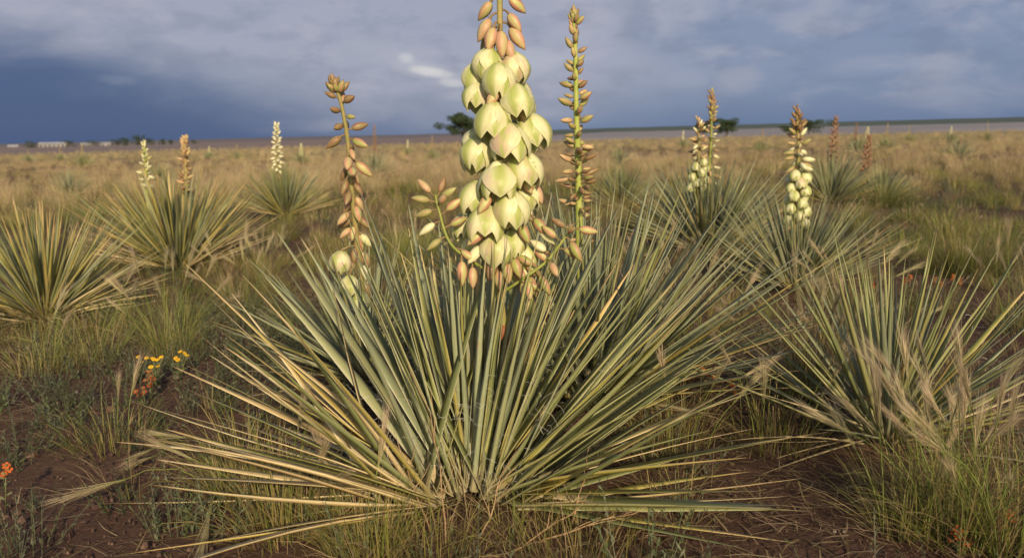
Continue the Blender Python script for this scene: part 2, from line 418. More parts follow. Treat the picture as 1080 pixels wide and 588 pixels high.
def yucca(px, py, label, group=None):
    p = gp(px, py); p.z -= 0.006
    root = ob('yucca', None, None, Matrix.Translation(p), label, 'yucca', group)
    root.empty_display_size = 0.1
    return root
def rosette(root, n, lmin, lmax, mixk, polmax=82, polmin=3, skip=None, spread=0.045, wide=1.0, power=0.75, off=(0, 0)):
    k = 0; i = 0
    while k < n and i < n * 6:
        i += 1
        t = (k + .5) / n
        pol = polmin + (polmax - polmin) * t ** power + rnd.uniform(-5, 5)
        azd = (i * 137.508 + rnd.uniform(-14, 14)) % 360
        if azd > 180: azd -= 360
        if skip and skip(azd, pol): continue
        k += 1
        d = sph(azd, max(pol, 1))
        b = Vector((off[0], off[1], 0)) + Vector((d.x, d.y, 0)) * spread * rnd.uniform(.3, 1.0) + Vector((rnd.uniform(-.012, .012), rnd.uniform(-.012, .012), 0.02 + .03 * (1 - t)))
        kind = mixk(azd, pol)
        L = rnd.uniform(lmin, lmax) * (0.92 + 0.16 * math.sin(math.pi * t))
        add_leaf(root, b, d, L, kind, R(rnd.uniform(-28, 28)), wide * rnd.uniform(.82, 1.06))
def leaf_to(root, tip_px, L, kind, near=True, base=(0, 0, .03), wide=1.0):
    """a leaf of length L whose tip is seen at a photo pixel"""
    B0 = root.matrix_basis.translation + Vector(base)
    d = ray(*tip_px); oc = CAMP - B0
    b = d.dot(oc); c = oc.dot(oc) - L * L; disc = b * b - c
    t = -b + ((-1 if near else 1) * math.sqrt(disc) if disc > 0 else 0)
    tip = CAMP + d * t
    if tip.z < 0.012: t = (0.012 - CAM_H) / d.z; tip = CAMP + d * t
    dv = tip - B0
    return add_leaf(root, Vector(base) + dv.normalized() * .02, dv, dv.length - .02, kind, R(rnd.uniform(-22, 22)), wide)

# buds: pedicel curving out of the stem, then the bud; local X points outwards
BUDBANK = {}
def bud_mesh(kind, tilt, slim=1.0, ped=0.35):
    key = (kind, tilt, slim, ped)
    if key in BUDBANK: return BUDBANK[key]
    g = G(); P = Vector((0, 0, 0)); pts = [P.copy()]; a0 = R(65)
    for k in range(1, 5):
        a = a0 + (R(tilt) - a0) * (k / 4); P = P + Vector((math.sin(a), 0, math.cos(a))) * ped / 4; pts.append(P.copy())
    v, f, uv = tube(pts, [.055, .045, .045, .05, .07], 5, False); g.add(v, f, uv, mi=1)
    D = Vector((math.sin(R(tilt)), 0, math.cos(R(tilt)))); U_ = Vector((0, 1, 0)); V_ = D.cross(U_)
    rings = [(0, .05), (.06, .14), (.2, .215), (.4, .245), (.6, .215), (.78, .145), (.92, .06), (1.0, .012)]
    vs_ = []; uvs = []; fs = []; nn = 9
    for i, (s_, r0) in enumerate(rings):
        for k in range(nn):
            q = 2 * math.pi * k / nn; rad = r0 * slim * (1 + .10 * math.cos(3 * q))
            vs_.append(pts[-1] + D * s_ + (U_ * math.cos(q) + V_ * math.sin(q)) * rad); uvs.append((k / nn, s_))
    for i in range(len(rings) - 1):
        for k in range(nn): fs.append((i * nn + k, i * nn + (k + 1) % nn, (i + 1) * nn + (k + 1) % nn, (i + 1) * nn + k))
    g.add([tuple(q) for q in vs_], fs, uvs)
    BUDBANK[key] = g.mesh('bud', [BUD[kind], PEDI]); return BUDBANK[key]
def add_bud(root, p, azd, size, kind, tilt, slim=1.0, ped=0.35, name='bud'):
    tilt = int(round(tilt / 15) * 15)
    m4 = Matrix.Translation(p) @ Matrix.Rotation(R(90 - azd), 4, 'Z') @ Matrix.Rotation(R(rnd.uniform(-8, 8)), 4, 'Y') @ Matrix.Scale(size, 4)
    return ob(name, bud_mesh(kind, tilt, slim, ped), root, m4)

# petals hang along -Z from the receptacle, unit length
def petal_geo(openness, inner):
    v = []; uv = []; f = []; nu, nv = 7, 8
    for j in range(nv):
        s = j / (nv - 1)
        r0 = 0.50 * (math.sin(math.pi * min(1, 0.07 + s * (0.86 - .10 * openness))) ** 0.70)
        r0 += openness * 0.13 * s ** 3
        if inner: r0 *= 0.90
        half = R(60) * (math.sin(math.pi * min(1, .20 + .80 * s ** .92)) ** .80) * 1.06 * (1.0 if s < 1 else 0)
        for i in range(nu):
            q = -1 + 2 * i / (nu - 1); a = q * half
            rr_ = r0 * (1 - .05 * q * q - .018 * math.cos(q * 3 * math.pi) * (s * (1 - s) * 4))
            v.append((rr_ * math.cos(a), rr_ * math.sin(a), -s)); uv.append((.5 + .5 * q, s))
    for j in range(nv - 1):
        for i in range(nu - 1): f.append((j * nu + i, j * nu + i + 1, (j + 1) * nu + i + 1, (j + 1) * nu + i))
    return v, f, uv
OPENS = (0.0, 0.35, 0.8, 1.3)
PET = {(o_, inn): mesh('petal', *petal_geo(o_, inn)[:2], PETAL, petal_geo(o_, inn)[2]) for o_ in OPENS for inn in (0, 1)}
WHOLE = {}
for o_ in OPENS:
    g = G()
    for k in range(6):
        v, f, uv = petal_geo(o_, k % 2); q = R(60 * k)
        v = [(x_ * math.cos(q) - y_ * math.sin(q), x_ * math.sin(q) + y_ * math.cos(q), z_) for x_, y_, z_ in v]
        g.add(v, f, uv)
    v, f, uv = tube([(-.35, 0, .14), (-.15, 0, .16), (0, 0, .1), (0, 0, -.03)], [.045, .045, .05, .1], 5); g.add(v, f, uv, mi=1)
    WHOLE[o_] = g.mesh('flower', [PETAL, PEDI])
def frame_down(a, spin):
    """rotation taking -Z to direction a"""
    a = Vector(a).normalized()
    return (-a).to_track_quat('Z', 'Y').to_matrix().to_4x4() @ Matrix.Rotation(spin, 4, 'Z')
def add_flower(root, attach, centre, axis, size, opn, detail=True, label=None):
    """attach and centre are local to the plant"""
    axis = Vector(axis).normalized(); rec = Vector(centre) - axis * size * .5
    spin = rnd.uniform(0, 6.28)
    if not detail:
        m4 = Matrix.Translation(rec) @ frame_down(axis, spin) @ Matrix.Scale(size, 4)
        return ob('flower', WHOLE[opn], root, m4)
    a_ = Vector(attach) - rec; g = G()
    mid = a_ * .45 - axis * size * .10
    v, f, uv = tube([a_, a_ * .75 - axis * size * .07, mid, -axis * size * .05, axis * size * .05], [.0026, .0022, .0022, .0030, .0055], 6); g.add(v, f, uv)
    v, f, uv = tube([axis * size * .04, axis * size * .3, axis * size * .5, axis * size * .62], [.005, .006, .005, .002], 6); g.add(v, f, uv, mi=1)
    fo = ob('flower', g.mesh('flower', [PEDI, PISTIL]), root, Matrix.Translation(rec))
    base = frame_down(axis, spin)
    for k in range(6):
        m4 = base @ Matrix.Rotation(R(60 * k), 4, 'Z') @ Matrix.Rotation(R(rnd.uniform(-4, 3)), 4, 'Y') @ Matrix.Diagonal((size, size * rnd.uniform(.94, 1.04), size * rnd.uniform(.95, 1.04), 1))
        ob('petal', PET[(opn, k % 2)], fo, m4)
    return fo

def stalk(root, pts, r0, r1, kind='green', n=8, name='flower_stalk'):
    rad = [r0 + (r1 - r0) * (i / (len(pts) - 1)) for i in range(len(pts))]
    v, f, uv = tube(pts, rad, n); g = G(); g.add(v, f, uv)
    ob(name, g.mesh(name, STALK[kind]), root)
    return pts
def along(pts, t):
    L = [(pts[i + 1] - pts[i]).length for i in range(len(pts) - 1)]; T = sum(L) * t
    for i, l in enumerate(L):
        if T <= l or i == len(L) - 1: return pts[i].lerp(pts[i + 1], T / l)
        T -= l
def spline(pts, n=14):
    """catmull-rom through the points"""
    P = [Vector(p) for p in pts]; P = [P[0] * 2 - P[1]] + P + [P[-1] * 2 - P[-2]]; o = []
    for i in range(1, len(P) - 2):
        for k in range(n):
            t = k / n; a, b, c, d = P[i - 1:i + 3]
            o.append(.5 * ((2 * b) + (c - a) * t + (2 * a - 5 * b + 4 * c - d) * t * t + (3 * b - a - 3 * c + d) * t ** 3))
    o.append(P[-2]); return o
def px_path(root, pxs, Y, n=5):
    o = root.matrix_basis.translation
    return spline([at_y(a, b, Y) - o for a, b in pxs], n)
def buds_on(root, pts, t0, t1, n, size, kinds, tilt, slim=1.0, ped=.35, az0=0.0):
    for i in range(n):
        t = t0 + (t1 - t0) * (i + .5) / n; s = size[0] + (size[1] - size[0]) * (i / max(1, n - 1))
        ti = tilt[0] + (tilt[1] - tilt[0]) * (i / max(1, n - 1)) + rnd.gauss(0, 17)
        add_bud(root, along(pts, t), az0 + i * 137.5 + rnd.uniform(-32, 32), s * rnd.uniform(.68, 1.18), rnd.choice(kinds), max(0, min(165, ti)), slim, ped)

# ---------------------------------------------------------------- the big yucca
Y0 = yucca(497, 530, 'big yucca bearing the tall spike of cream bell flowers')
o0 = Y0.matrix_basis.translation.copy()
def mix0(a, p):
    q = rnd.random()
    if p > 68: return 'dead' if q < (.85 if a < 0 else .35) else 'yellow'
    if p > 40: return ('dead' if q < .30 else 'yellow' if q < .6 else 'green') if a < -20 else ('green' if q < .78 else 'yellow')
    return 'blue' if q < (.62 if a < 30 else .40) else 'green' if q < .94 else 'yellow'
rosette(Y0, 64, .40, .48, mix0, 24, 2, lambda a, p: abs(a) > 140 and p > 12, .15, 1.5, .8)
rosette(Y0, 92, .48, .60, mix0, 60, 14, lambda a, p: abs(a) > 118 or a < -100 or (a < -20 and rnd.random() < .55), .15, 1.55, .9)
rosette(Y0, 30, .44, .56, mix0, 86, 58, lambda a, p: abs(a) > 135, .15, 1.4, 1.0)
for tx, ty, L in ((244, 266, .57), (281, 271, .55), (262, 300, .52), (246, 346, .50), (244, 372, .50), (195, 374, .56), (217, 369, .54), (279, 338, .46),
                  (184, 408, .55), (178, 433, .55), (161, 444, .56), (172, 469, .55), (189, 492, .52), (111, 546, .60), (100, 569, .62), (206, 558, .48), (156, 537, .54),
                  (150, 570, .55), (228, 420, .50), (330, 300, .42), (215, 455, .50)):
    leaf_to(Y0, (tx, ty), L, 'dead' if rnd.random() < .8 else 'yellow', rnd.random() < .6, (rnd.uniform(-.16, -.02), rnd.uniform(-.10, .04), .025), 1.4)
for tx, ty, L in ((250, 392, .50), (270, 362, .50), (300, 320, .48), (320, 345, .45), (215, 400, .52), (232, 352, .52), (255, 450, .48), (310, 400, .42)):
    leaf_to(Y0, (tx, ty), L, rnd.choice(['green', 'yellow', 'green']), True, (rnd.uniform(-.15, -.02), rnd.uniform(-.08, .04), .03), 1.4)
for tx, ty, L, k in ((794, 472, .54, 'yellow'), (860, 524, .60, 'green'), (843, 545, .58, 'green'), (839, 569, .58, 'yellow'), (752, 423, .52, 'green'), (749, 381, .54, 'green'),
                     (745, 343, .56, 'green'), (766, 468, .50, 'green'), (787, 486, .52, 'yellow'), (830, 540, .56, 'green'), (822, 560, .55, 'dead'), (780, 575, .50, 'green'),
                     (735, 395, .50, 'green'), (738, 360, .54, 'green'), (728, 410, .48, 'green'), (745, 440, .5, 'green'), (720, 330, .55, 'green'), (806, 515, .54, 'yellow')):
    leaf_to(Y0, (tx, ty), L, k, rnd.random() < .5, (rnd.uniform(.02, .17), rnd.uniform(-.08, .03), .025), 1.5)
for tx, ty, L, k in ((516, 232, .50, 'green'), (541, 255, .47, 'green'), (484, 268, .45, 'blue'), (466, 280, .44, 'blue'), (441, 283, .45, 'blue'), (420, 292, .44, 'blue'), (399, 300, .44, 'green'),
                     (598, 262, .48, 'green'), (570, 290, .44, 'green'), (615, 275, .50, 'green'), (360, 285, .48, 'blue'), (378, 310, .45, 'blue'), (500, 300, .40, 'blue'), (640, 290, .5, 'green'),
                     (455, 330, .38, 'dead'), (476, 340, .34, 'dead'), (395, 340, .40, 'dead')):
    leaf_to(Y0, (tx, ty), L, k, rnd.random() < .4, (rnd.uniform(-.10, .10), rnd.uniform(-.06, .03), .03), 1.5)
YS = o0.y + .035
pA = px_path(Y0, [(512, 500), (528, 410), (531, 352), (526, 290), (526, 200), (527, 100), (527, 0), (526, -50), (526, -75)], YS, 4)
stalk(Y0, pA, .0085, .0042, 'olive', 9)
def px0(a, b, dy): return at_y(a, b, YS + dy) - o0
def stem_at(z):
    for a_, b_ in zip(pA[:-1], pA[1:]):
        if a_.z <= z <= b_.z: return a_.lerp(b_, (z - a_.z) / max(1e-6, b_.z - a_.z))
    return pA[-1].copy()
g = G(); v, f, uv = tube([px0(532, 362, 0), px0(531, 352, 0), px0(531, 342, 0)], [.0088, .0095, .0088], 9); g.add(v, f, uv)
ob('scar', g.mesh('scar', STALK['rust']), Y0)
# front flowers read off the photograph: pixel of the centre, length in pixels, offset towards the camera, openness, lean
for fx, fy, ln, dy, op, lean in ((514, 69, 33, -.018, 0, -.15), (543, 73, 33, -.012, 0, .15), (526, 87, 36, -.045, 0, .0), (545, 109, 37, -.05, .35, .1), (504, 103, 32, -.008, .35, -.2),
        (519, 128, 37, -.055, .8, -.1), (561, 140, 38, -.03, .35, .25), (537, 152, 40, -.06, .8, .05), (503, 164, 36, -.025, 0, -.15), (553, 180, 38, -.045, .35, .15),
        (526, 193, 39, -.062, .8, .0), (502, 210, 36, -.02, .35, -.2), (539, 222, 39, -.055, .35, .05), (512, 236, 38, -.05, .8, -.05), (556, 208, 32, -.01, 0, .25),
        (523, 264, 38, -.035, 0, -.05), (489, 240, 30, .005, 0, -.3), (541, 258, 30, -.02, 0, .15)):
    C = px0(fx, fy, dy); s = stem_at(C.z + .034)
    add_flower(Y0, s, C, (lean, -.22 + rnd.uniform(-.12, .12), -1), ln / 545.0 * .97, op)
for i in range(13):                                     # the far side of the spike
    zz = .47 + .030 * i; s = stem_at(zz); a = R(rnd.uniform(-95, 95)) if i % 2 else R(rnd.choice([-1, 1]) * rnd.uniform(50, 100))
    C = s + Vector((math.sin(a) * .045, abs(math.cos(a)) * .045, -.03))
    add_flower(Y0, s, C, (math.sin(a) * .25, .2, -1), rnd.uniform(.050, .060), rnd.choice(OPENS[:3]))
# rosy buds among the flowers and above them
for bx, by, dy, azd, size, k, ti in ((509, 30, -.005, -100, .046, 'rose', 150), (548, 26, -.01, 110, .040, 'rose', 150), (514, 38, -.02, -140, .046, 'rose', 150), (553, 38, -.02, 105, .048, 'rose', 150), (512, 14, .01, -70, .040, 'rose', 135), (541, 12, .01, 70, .040, 'rose', 135), (540, 50, -.03, 140, .044, 'rose', 150), (513, 52, -.02, -120, .044, 'rose', 150),
        (527, 40, -.035, 175, .050, 'rose', 165), (520, 45, .0, -60, .04, 'green', 150), (509, 3, 0, -110, .036, 'rose', 105), (548, 3, 0, 90, .042, 'rose', 105), (556, 75, .01, 60, .045, 'rose', 150)):
    s = stem_at(px0(bx, by, dy).z + .026)
    add_bud(Y0, s, azd, size, k, ti, 1.0, .5)
for bx, by, dy, dx, k in ((551, 125, -.05, .5, 'rose'), (516, 104, -.045, -.6, 'rose'), (519, 178, -.06, -.9, 'cream'), (543, 173, -.05, .5, 'rose'), (508, 215, -.06, -.7, 'rose'), (531, 104, -.04, .1, 'rose'),
        (500, 250, -.05, -1.2, 'rose'), (552, 195, -.05, .5, 'rose'), (563, 205, -.03, .4, 'rose'), (568, 240, -.03, .8, 'green'), (575, 250, -.03, .9, 'cream'), (549, 247, -.05, .4, 'green'),
        (529, 288, -.04, .1, 'rose'), (540, 283, -.04, .3, 'green'), (512, 285, -.04, -.2, 'brown'), (520, 296, -.035, .1, 'rose'), (548, 308, -.03, .2, 'rose'), (557, 303, -.03, .3, 'green'), (552, 322, -.03, -.2, 'green'),
        (545, 290, -.03, .5, 'rose'), (560, 285, -.03, .9, 'green'), (498, 268, -.03, -.8, 'cream'), (570, 270, -.03, .9, 'rose')):
    D = Vector((dx, -.35, -1.0)).normalized(); C = px0(bx, by, dy)
    q = (D).to_track_quat('Z', 'Y').to_matrix().to_4x4()
    ob('bud', bud_mesh(k, 0, 1.0, .75), Y0, Matrix.Translation(C - D * .045) @ q @ Matrix.Scale(.040, 4))
# side branches at the foot of the spike
def branch(root, pts, r, buds, kind='green'):
    P_ = spline(pts, 5); stalk(root, P_, r, r * .6, kind, 6, 'branch')
    for t, azd, size, k, ti in buds: add_bud(root, along(P_, t), azd, size, k, ti, .9, .4)
sA = stem_at(px0(525, 290, 0).z)
branch(Y0, [sA, px0(497, 275, -.03), px0(474, 255, -.04), px0(463, 222, -.035), px0(459, 205, -.03)], .0034,
       [(.98, -70, .034, 'rose', 45), (.97, 60, .030, 'brown', 30), (.95, 100, .032, 'green', 60), (.93, -100, .034, 'green', 80), (.90, 150, .030, 'rose', 60), (.86, -80, .034, 'green', 100), (.82, 90, .036, 'rose', 60),
        (.76, -90, .036, 'cream', 120), (.70, 80, .034, 'green', 75), (.62, -100, .032, 'green', 120), (.5, 100, .034, 'rose', 120), (.42, 180, .045, 'rose', 165), (.3, 180, .04, 'rose', 165)])
branch(Y0, [stem_at(px0(525, 310, 0).z), px0(553, 293, -.03), px0(577, 275, -.04), px0(594, 253, -.045), px0(604, 240, -.045)], .0034,
       [(.98, 90, .036, 'rose', 105), (.97, -80, .030, 'brown', 60), (.93, 170, .030, 'rose', 60), (.88, 120, .040, 'green', 150), (.84, -70, .034, 'rose', 45), (.75, 90, .036, 'green', 120), (.68, -60, .038, 'cream', 60),
        (.62, 160, .036, 'rose', 120), (.5, -70, .036, 'green', 60), (.45, 120, .040, 'green', 150), (.35, 170, .040, 'rose', 150), (.25, 100, .036, 'green', 120)])

# curly threads along the leaf margins and dry bits round the foot
def threads(root, n, rad, hmax, seed, wmm=.00035):
    g = G(); q = random.Random(seed)
    for i in range(n):
        a = q.uniform(0, 6.28); r_ = rad * math.sqrt(q.random()); hz = q.uniform(.04, hmax)
        p = Vector((math.sin(a) * r_ * (0.3 + hz * 1.6), math.cos(a) * r_ * (.3 + hz * 1.6), hz)); d = Vector((q.uniform(-1, 1), q.uniform(-1, 1), q.uniform(-.5, 1))).normalized()
        pts = []; ax = Vector((q.uniform(-1, 1), q.uniform(-1, 1), q.uniform(-1, 1))).normalized(); st = q.uniform(.0025, .005); cu = q.uniform(.15, .6)
        for k in range(9): pts.append(p.copy()); p = p + d * st; d = Matrix.Rotation(cu, 3, ax) @ d
        v, f, uv = tube(pts, [wmm] * 9, 3, False); g.add(v, f, uv)
    ob('leaf_fibre', g.mesh('leaf_fibre', FIBRE), root, kind='stuff')
threads(Y0, 300, .36, .30, 3, .00022)

# yucca behind on the right, tall green spike
Y1 = yucca(622, 424, 'yucca crowding in behind the big one with a slim green budded spike')
mixb = lambda a, p: ('dead' if rnd.random() < .6 else 'yellow') if p > 70 else rnd.choice(['blue', 'blue', 'green', 'blue', 'yellow' if p > 45 else 'blue'])
rosette(Y1, 230, .48, .62, mixb, 76, 3, None, .14, 1.15, .7)
o1 = Y1.matrix_basis.translation.copy(); YC = o1.y - .01
pC = px_path(Y1, [(618, 415), (613, 300), (611, 250), (610, 180), (608, 120), (607, 60), (605, 14)], YC, 5)
stalk(Y1, pC, .0125, .0045, 'green', 8)
tot = len(pC)
buds_on(Y1, pC, .965, 1.0, 16, (.026, .018), ['green', 'brown', 'green'], (30, 8), .95, .2)
buds_on(Y1, pC, .80, .965, 24, (.034, .026), ['green', 'green', 'brown', 'rose'], (62, 30), .95, .3)
buds_on(Y1, pC, .64, .80, 22, (.040, .036), ['rose', 'green', 'brown', 'green'], (85, 62), .9, .35, 40)
buds_on(Y1, pC, .50, .64, 40, (.032, .036), ['brown', 'brown', 'green', 'rose'], (100, 60), .75, .6, 10)
buds_on(Y1, pC, .40, .52, 8, (.034, .034), ['rose', 'brown'], (105, 85), .85, .55, 70)

# yucca behind on the left, brown budded spike
Y2 = yucca(388, 406, 'half hidden yucca behind the dry leaves with a spike of brown buds')
rosette(Y2, 110, .34, .44, mixb, 74, 3, None, .06, 1.2, .7)
o2 = Y2.matrix_basis.translation.copy(); YB = o2.y - .02
pB = px_path(Y2, [(388, 400), (384, 330), (379, 280), (374, 230), (370, 190), (367, 150), (360, 110), (353, 90)], YB, 5)
stalk(Y2, pB, .010, .0045, 'olive', 8)
buds_on(Y2, pB, .965, 1.0, 18, (.034, .026), ['brown', 'brown', 'green'], (35, 12), 1.0, .2)
buds_on(Y2, pB, .80, .96, 11, (.048, .040), ['brown', 'green', 'brown'], (115, 60), .95, .35)
buds_on(Y2, pB, .52, .80, 20, (.056, .050), ['brown', 'rose', 'brown', 'rose'], (155, 125), .95, .35, 30)
buds_on(Y2, pB, .34, .54, 10, (.056, .056), ['rose', 'cream', 'brown'], (160, 150), 1.0, .35, 80)
for fx, fy, ln, dy, op, lean in ((359, 277, 23, -.03, 0, -.1), (369, 302, 22, -.04, .35, .05), (381, 318, 20, -.04, 0, .1)):
    C = at_y(fx, fy, YB + dy) - o2; s = min(pB, key=lambda q: abs(q.z - C.z - .03)).copy()
    add_flower(Y2, s, C, (lean, -.2, -1), ln / 385.0 * 1.05, op)

# ---------------------------------------------------------------- the other yuccas near by
def plain(px, py, n, l0, l1, mixk, label, polmax=76, spread=.05, wide=1.0, power=.7, skip=None):
    y_ = yucca(px, py, label); rosette(y_, n, l0, l1, mixk, polmax, 3, skip, spread, wide, power)
    o_ = y_.matrix_basis.translation.copy()
    return y_, o_
green_m = lambda a, p: ('dead' if rnd.random() < .55 else 'yellow') if p > 68 else rnd.choice(['green', 'green', 'blue', 'yellow' if p > 40 else 'green'])
yell_m = lambda a, p: ('dead' if rnd.random() < .6 else 'yellow') if p > 62 else rnd.choice(['green', 'yellow', 'green', 'yellow', 'blue'])
Y3, o3 = plain(935, 468, 120, .36, .48, green_m, 'stalkless green yucca with foxtail grass growing against it', 70, .09, 1.0, .8)
for tx, ty, L in ((783, 405, .42), (800, 480, .40), (806, 490, .42), (1075, 470, .40), (1070, 486, .40), (1068, 492, .38), (770, 480, .42)):
    leaf_to(Y3, (tx, ty), L, 'dead', rnd.random() < .5, wide=.7)
threads(Y3, 120, .40, .30, 5)
Y4, o4 = plain(48, 338, 240, .38, .50, yell_m, 'stalkless yucca with yellow and orange streaked leaves over red soil', 78, .10, 1.0, .75)
Y5, o5 = plain(188, 284, 270, .46, .60, yell_m, 'wide yucca with one rust red spike and one pale yellow spike', 72, .14, 1.1, .7)
Y6, o6 = plain(747, 266, 280, .44, .58, mixb, 'grey green yucca with twin spikes, one slim and budded', 72, .15, 1.1, .7)
Y7, o7 = plain(838, 306, 230, .34, .46, mixb, 'yucca with one short spike of round cream flowers and dark tip', 72, .11, 1.0, .7)

def sp(root, o_, pxs, Y_, r0, r1, kind):
    p_ = px_path(root, pxs, Y_, 4); return stalk(root, p_, r0, r1, kind, 7)
def flowers_on(root, pts, t0, t1, n, size, dist=.035, az0=0):
    for i in range(n):
        t = t0 + (t1 - t0) * (i + .5) / n; s = along(pts, t); a = R(az0 + i * 137.5 + rnd.uniform(-15, 15))
        C = s + Vector((math.sin(a) * dist, math.cos(a) * dist, -.022))
        add_flower(root, s, C, (math.sin(a) * .25, math.cos(a) * .25, -1), size * rnd.uniform(.88, 1.1), rnd.choice(OPENS[:3]), False)
p_ = sp(Y5, o5, [(197, 270), (197, 220), (196, 180), (195, 146)], o5.y, .010, .005, 'olive')
buds_on(Y5, p_, .55, .97, 46, (.046, .034), ['rose', 'rose', 'brown'], (60, 20), .8, .2)
buds_on(Y5, p_, .94, 1.0, 12, (.034, .024), ['rose', 'rose'], (20, 5), .9, .2)
p_ = sp(Y5, o5, [(158, 270), (156, 220), (154, 185), (152, 151)], o5.y + .5, .010, .005, 'green')
buds_on(Y5, p_, .60, 1.0, 40, (.048, .026), ['cream', 'green', 'cream'], (100, 15), .85, .3)
p_ = sp(Y6, o6, [(735, 262), (736, 200), (737, 160), (737, 128)], o6.y - .05, .010, .005, 'olive')
flowers_on(Y6, p_, .48, .72, 15, .052, .034)
buds_on(Y6, p_, .72, 1.0, 34, (.050, .030), ['rose', 'cream', 'brown'], (110, 20), .8, .35)
p_ = sp(Y6, o6, [(748, 262), (747, 200), (750, 150), (751, 97)], o6.y, .010, .005, 'green')
buds_on(Y6, p_, .42, .80, 40, (.052, .044), ['rose', 'cream', 'rose'], (110, 70), .7, .5)
buds_on(Y6, p_, .80, 1.0, 34, (.044, .026), ['brown', 'green'], (50, 10), .9, .2)
p_ = sp(Y7, o7, [(838, 302), (840, 250), (841, 200), (842, 150), (840, 114)], o7.y, .010, .005, 'olive')
flowers_on(Y7, p_, .37, .68, 22, .050, .032)
buds_on(Y7, p_, .66, .86, 22, (.050, .040), ['cream', 'rose', 'green'], (110, 60), .85, .35)
buds_on(Y7, p_, .85, 1.0, 26, (.040, .022), ['brown', 'brown'], (45, 10), .9, .25)
buds_on(Y7, p_, .33, .40, 8, (.045, .045), ['rose', 'brown'], (150, 140), .9, .35)

# ---------------------------------------------------------------- farther yuccas: leaves joined
def far_leaves(root, n, l0, l1, mixk, polmax=74, seed=1, thick=1.0):
    q = random.Random(seed); gs = {}
    for k in range(n):
        t = (k + .5) / n; pol = 3 + polmax * t ** .7 + q.uniform(-5, 5); d = sph(k * 137.5 + q.uniform(-15, 15), max(1, pol))
        kind = mixk(0, pol); v, f, uv = leaf_geo(.5, .016 * thick, q.uniform(-.07, .05), q.uniform(-.03, .03), .4, 4)
        m4 = leaf_matrix(Vector((d.x, d.y, 0)) * .05 + Vector((0, 0, .03)), d, q.uniform(l0, l1), R(q.uniform(-25, 25)))
        gs.setdefault(kind, G()).add([tuple(m4 @ Vector(a)) for a in v], f, uv, (q.random(), 0, 0))
    g = G(); ks = list(gs)
    for i, k in enumerate(ks):
        s = gs[k]; g.add(np.concatenate(s.v), s.f, np.concatenate(s.uv), np.concatenate(s.c), i)
    ob('leaves', g.mesh('leaves', [LEAF[k] for k in ks]), root, kind='stuff')
def far_spike(root, top, style, seed, lean=0.0):
    q = random.Random(seed)
    P_ = [Vector((lean + .03 * t * t, 0, top * t)) for t in (0, .25, .5, .75, 1)]
    stalk(root, P_, .011, .005, {'cream': 'olive', 'yellow': 'green', 'rust': 'brown', 'dark': 'brown'}[style], 5)
    kinds = {'cream': ['cream'], 'yellow': ['green', 'cream'], 'rust': ['brown'], 'dark': ['brown']}[style]
    g = G(); n = 44
    for i in range(n):
        t = .52 + .48 * i / n; s = along(P_, t); a = i * 137.5
        tilt = 130 - 110 * i / n; me = bud_mesh(q.choice(kinds), int(round(tilt / 15) * 15), 1.15 if style == 'cream' else .9, .35)
        m4 = Matrix.Translation(s) @ Matrix.Rotation(R(a), 4, 'Z') @ Matrix.Scale((.052 if style == 'cream' else .034 if style == 'yellow' else .046) * (1 - .35 * i / n), 4)
        g.add([tuple(m4 @ v_.co) for v_ in me.vertices], [tuple(p__.vertices) for p__ in me.polygons], np.array([[.3, .4]] * len(me.vertices)))
    ob('flowers', g.mesh('flowers', BUD[kinds[0]]), root, kind='stuff')

FAR = [  # base pixel, spikes (top pixel y, style, x shift), label, leaf size
 (302, 230, [(131, 'cream', -.06)], 'rounded yucca with a cream flower spike well behind the dry leaves', .52),
 (875, 216, [(124, 'dark', 0), (145, 'dark', .30)], 'dark based yucca with two dull brown spikes', .52),
 (655, 222, [], 'pale yucca without a spike between the slim green spike and the twin spikes', .42),
 (430, 252, [], None, 0),
 (88, 178, [(151, 'yellow', 0)], 'far yucca with a stubby yellow spike', .5),
 (396, 186, [(132, 'rust', 0)], 'far yucca with a thin rusty spike just beside the brown budded spike', .5),
 (318, 176, [(152, 'cream', 0)], 'far yucca with a short pale spike', .45),
 (75, 208, [], 'small dull yucca in tawny grass, no spike', .4),
 (170, 196, [], 'small pale yucca behind the wide one, no spike', .42),
 (490, 172, [(150, 'yellow', .1)], 'far yucca showing beside the cream flowers', .45),
 (456, 172, [(143, 'yellow', 0)], 'far yucca with a pale candle spike beside the dark broad tree', .42),
 (652, 176, [(158, 'yellow', .05)], 'far yucca with a low yellowish spike', .42),
 (803, 163, [(136, 'yellow', 0)], 'far yucca with a small pale spike beyond the twin spikes', .45),
 (905, 164, [(130, 'dark', -.1), (135, 'cream', .2)], 'far yucca with a brown and a cream spike', .5),
 (934, 160, [(130, 'yellow', 0)], 'far yucca with a slim yellow green spike', .48),
 (1010, 171, [(145, 'yellow', 0)], 'far yucca with a yellow spike among green shrubs', .48),
 (958, 152, [(132, 'yellow', 0)], 'tiny far yucca with yellow spike', .45),
 (1002, 150, [(134, 'cream', 0)], 'tiny far yucca with cream spike', .45),
 (1040, 150, [(128, 'yellow', 0)], 'tiny far yucca by the pale flat', .45),
 (30, 172, [(158, 'yellow', 0)], 'tiny far yucca towards the white sheds', .45),
 (250, 170, [(152, 'yellow', 0)], 'tiny far yucca with yellow tip', .4),
 (221, 168, [(155, 'cream', 0)], 'tiny far yucca with pale tip', .4),
 (720, 156, [(138, 'cream', 0)], 'tiny far yucca with cream tip near the twin spikes', .4),
 (64, 170, [(154, 'yellow', 0)], 'tiny far yucca by the dark bushes', .4),
 (430, 164, [(148, 'cream', 0)], 'tiny far yucca in the tawny field', .4),
 (930, 215, [], 'low green yucca in the open grass on the cream flower side', .34),
]
seen_far = []
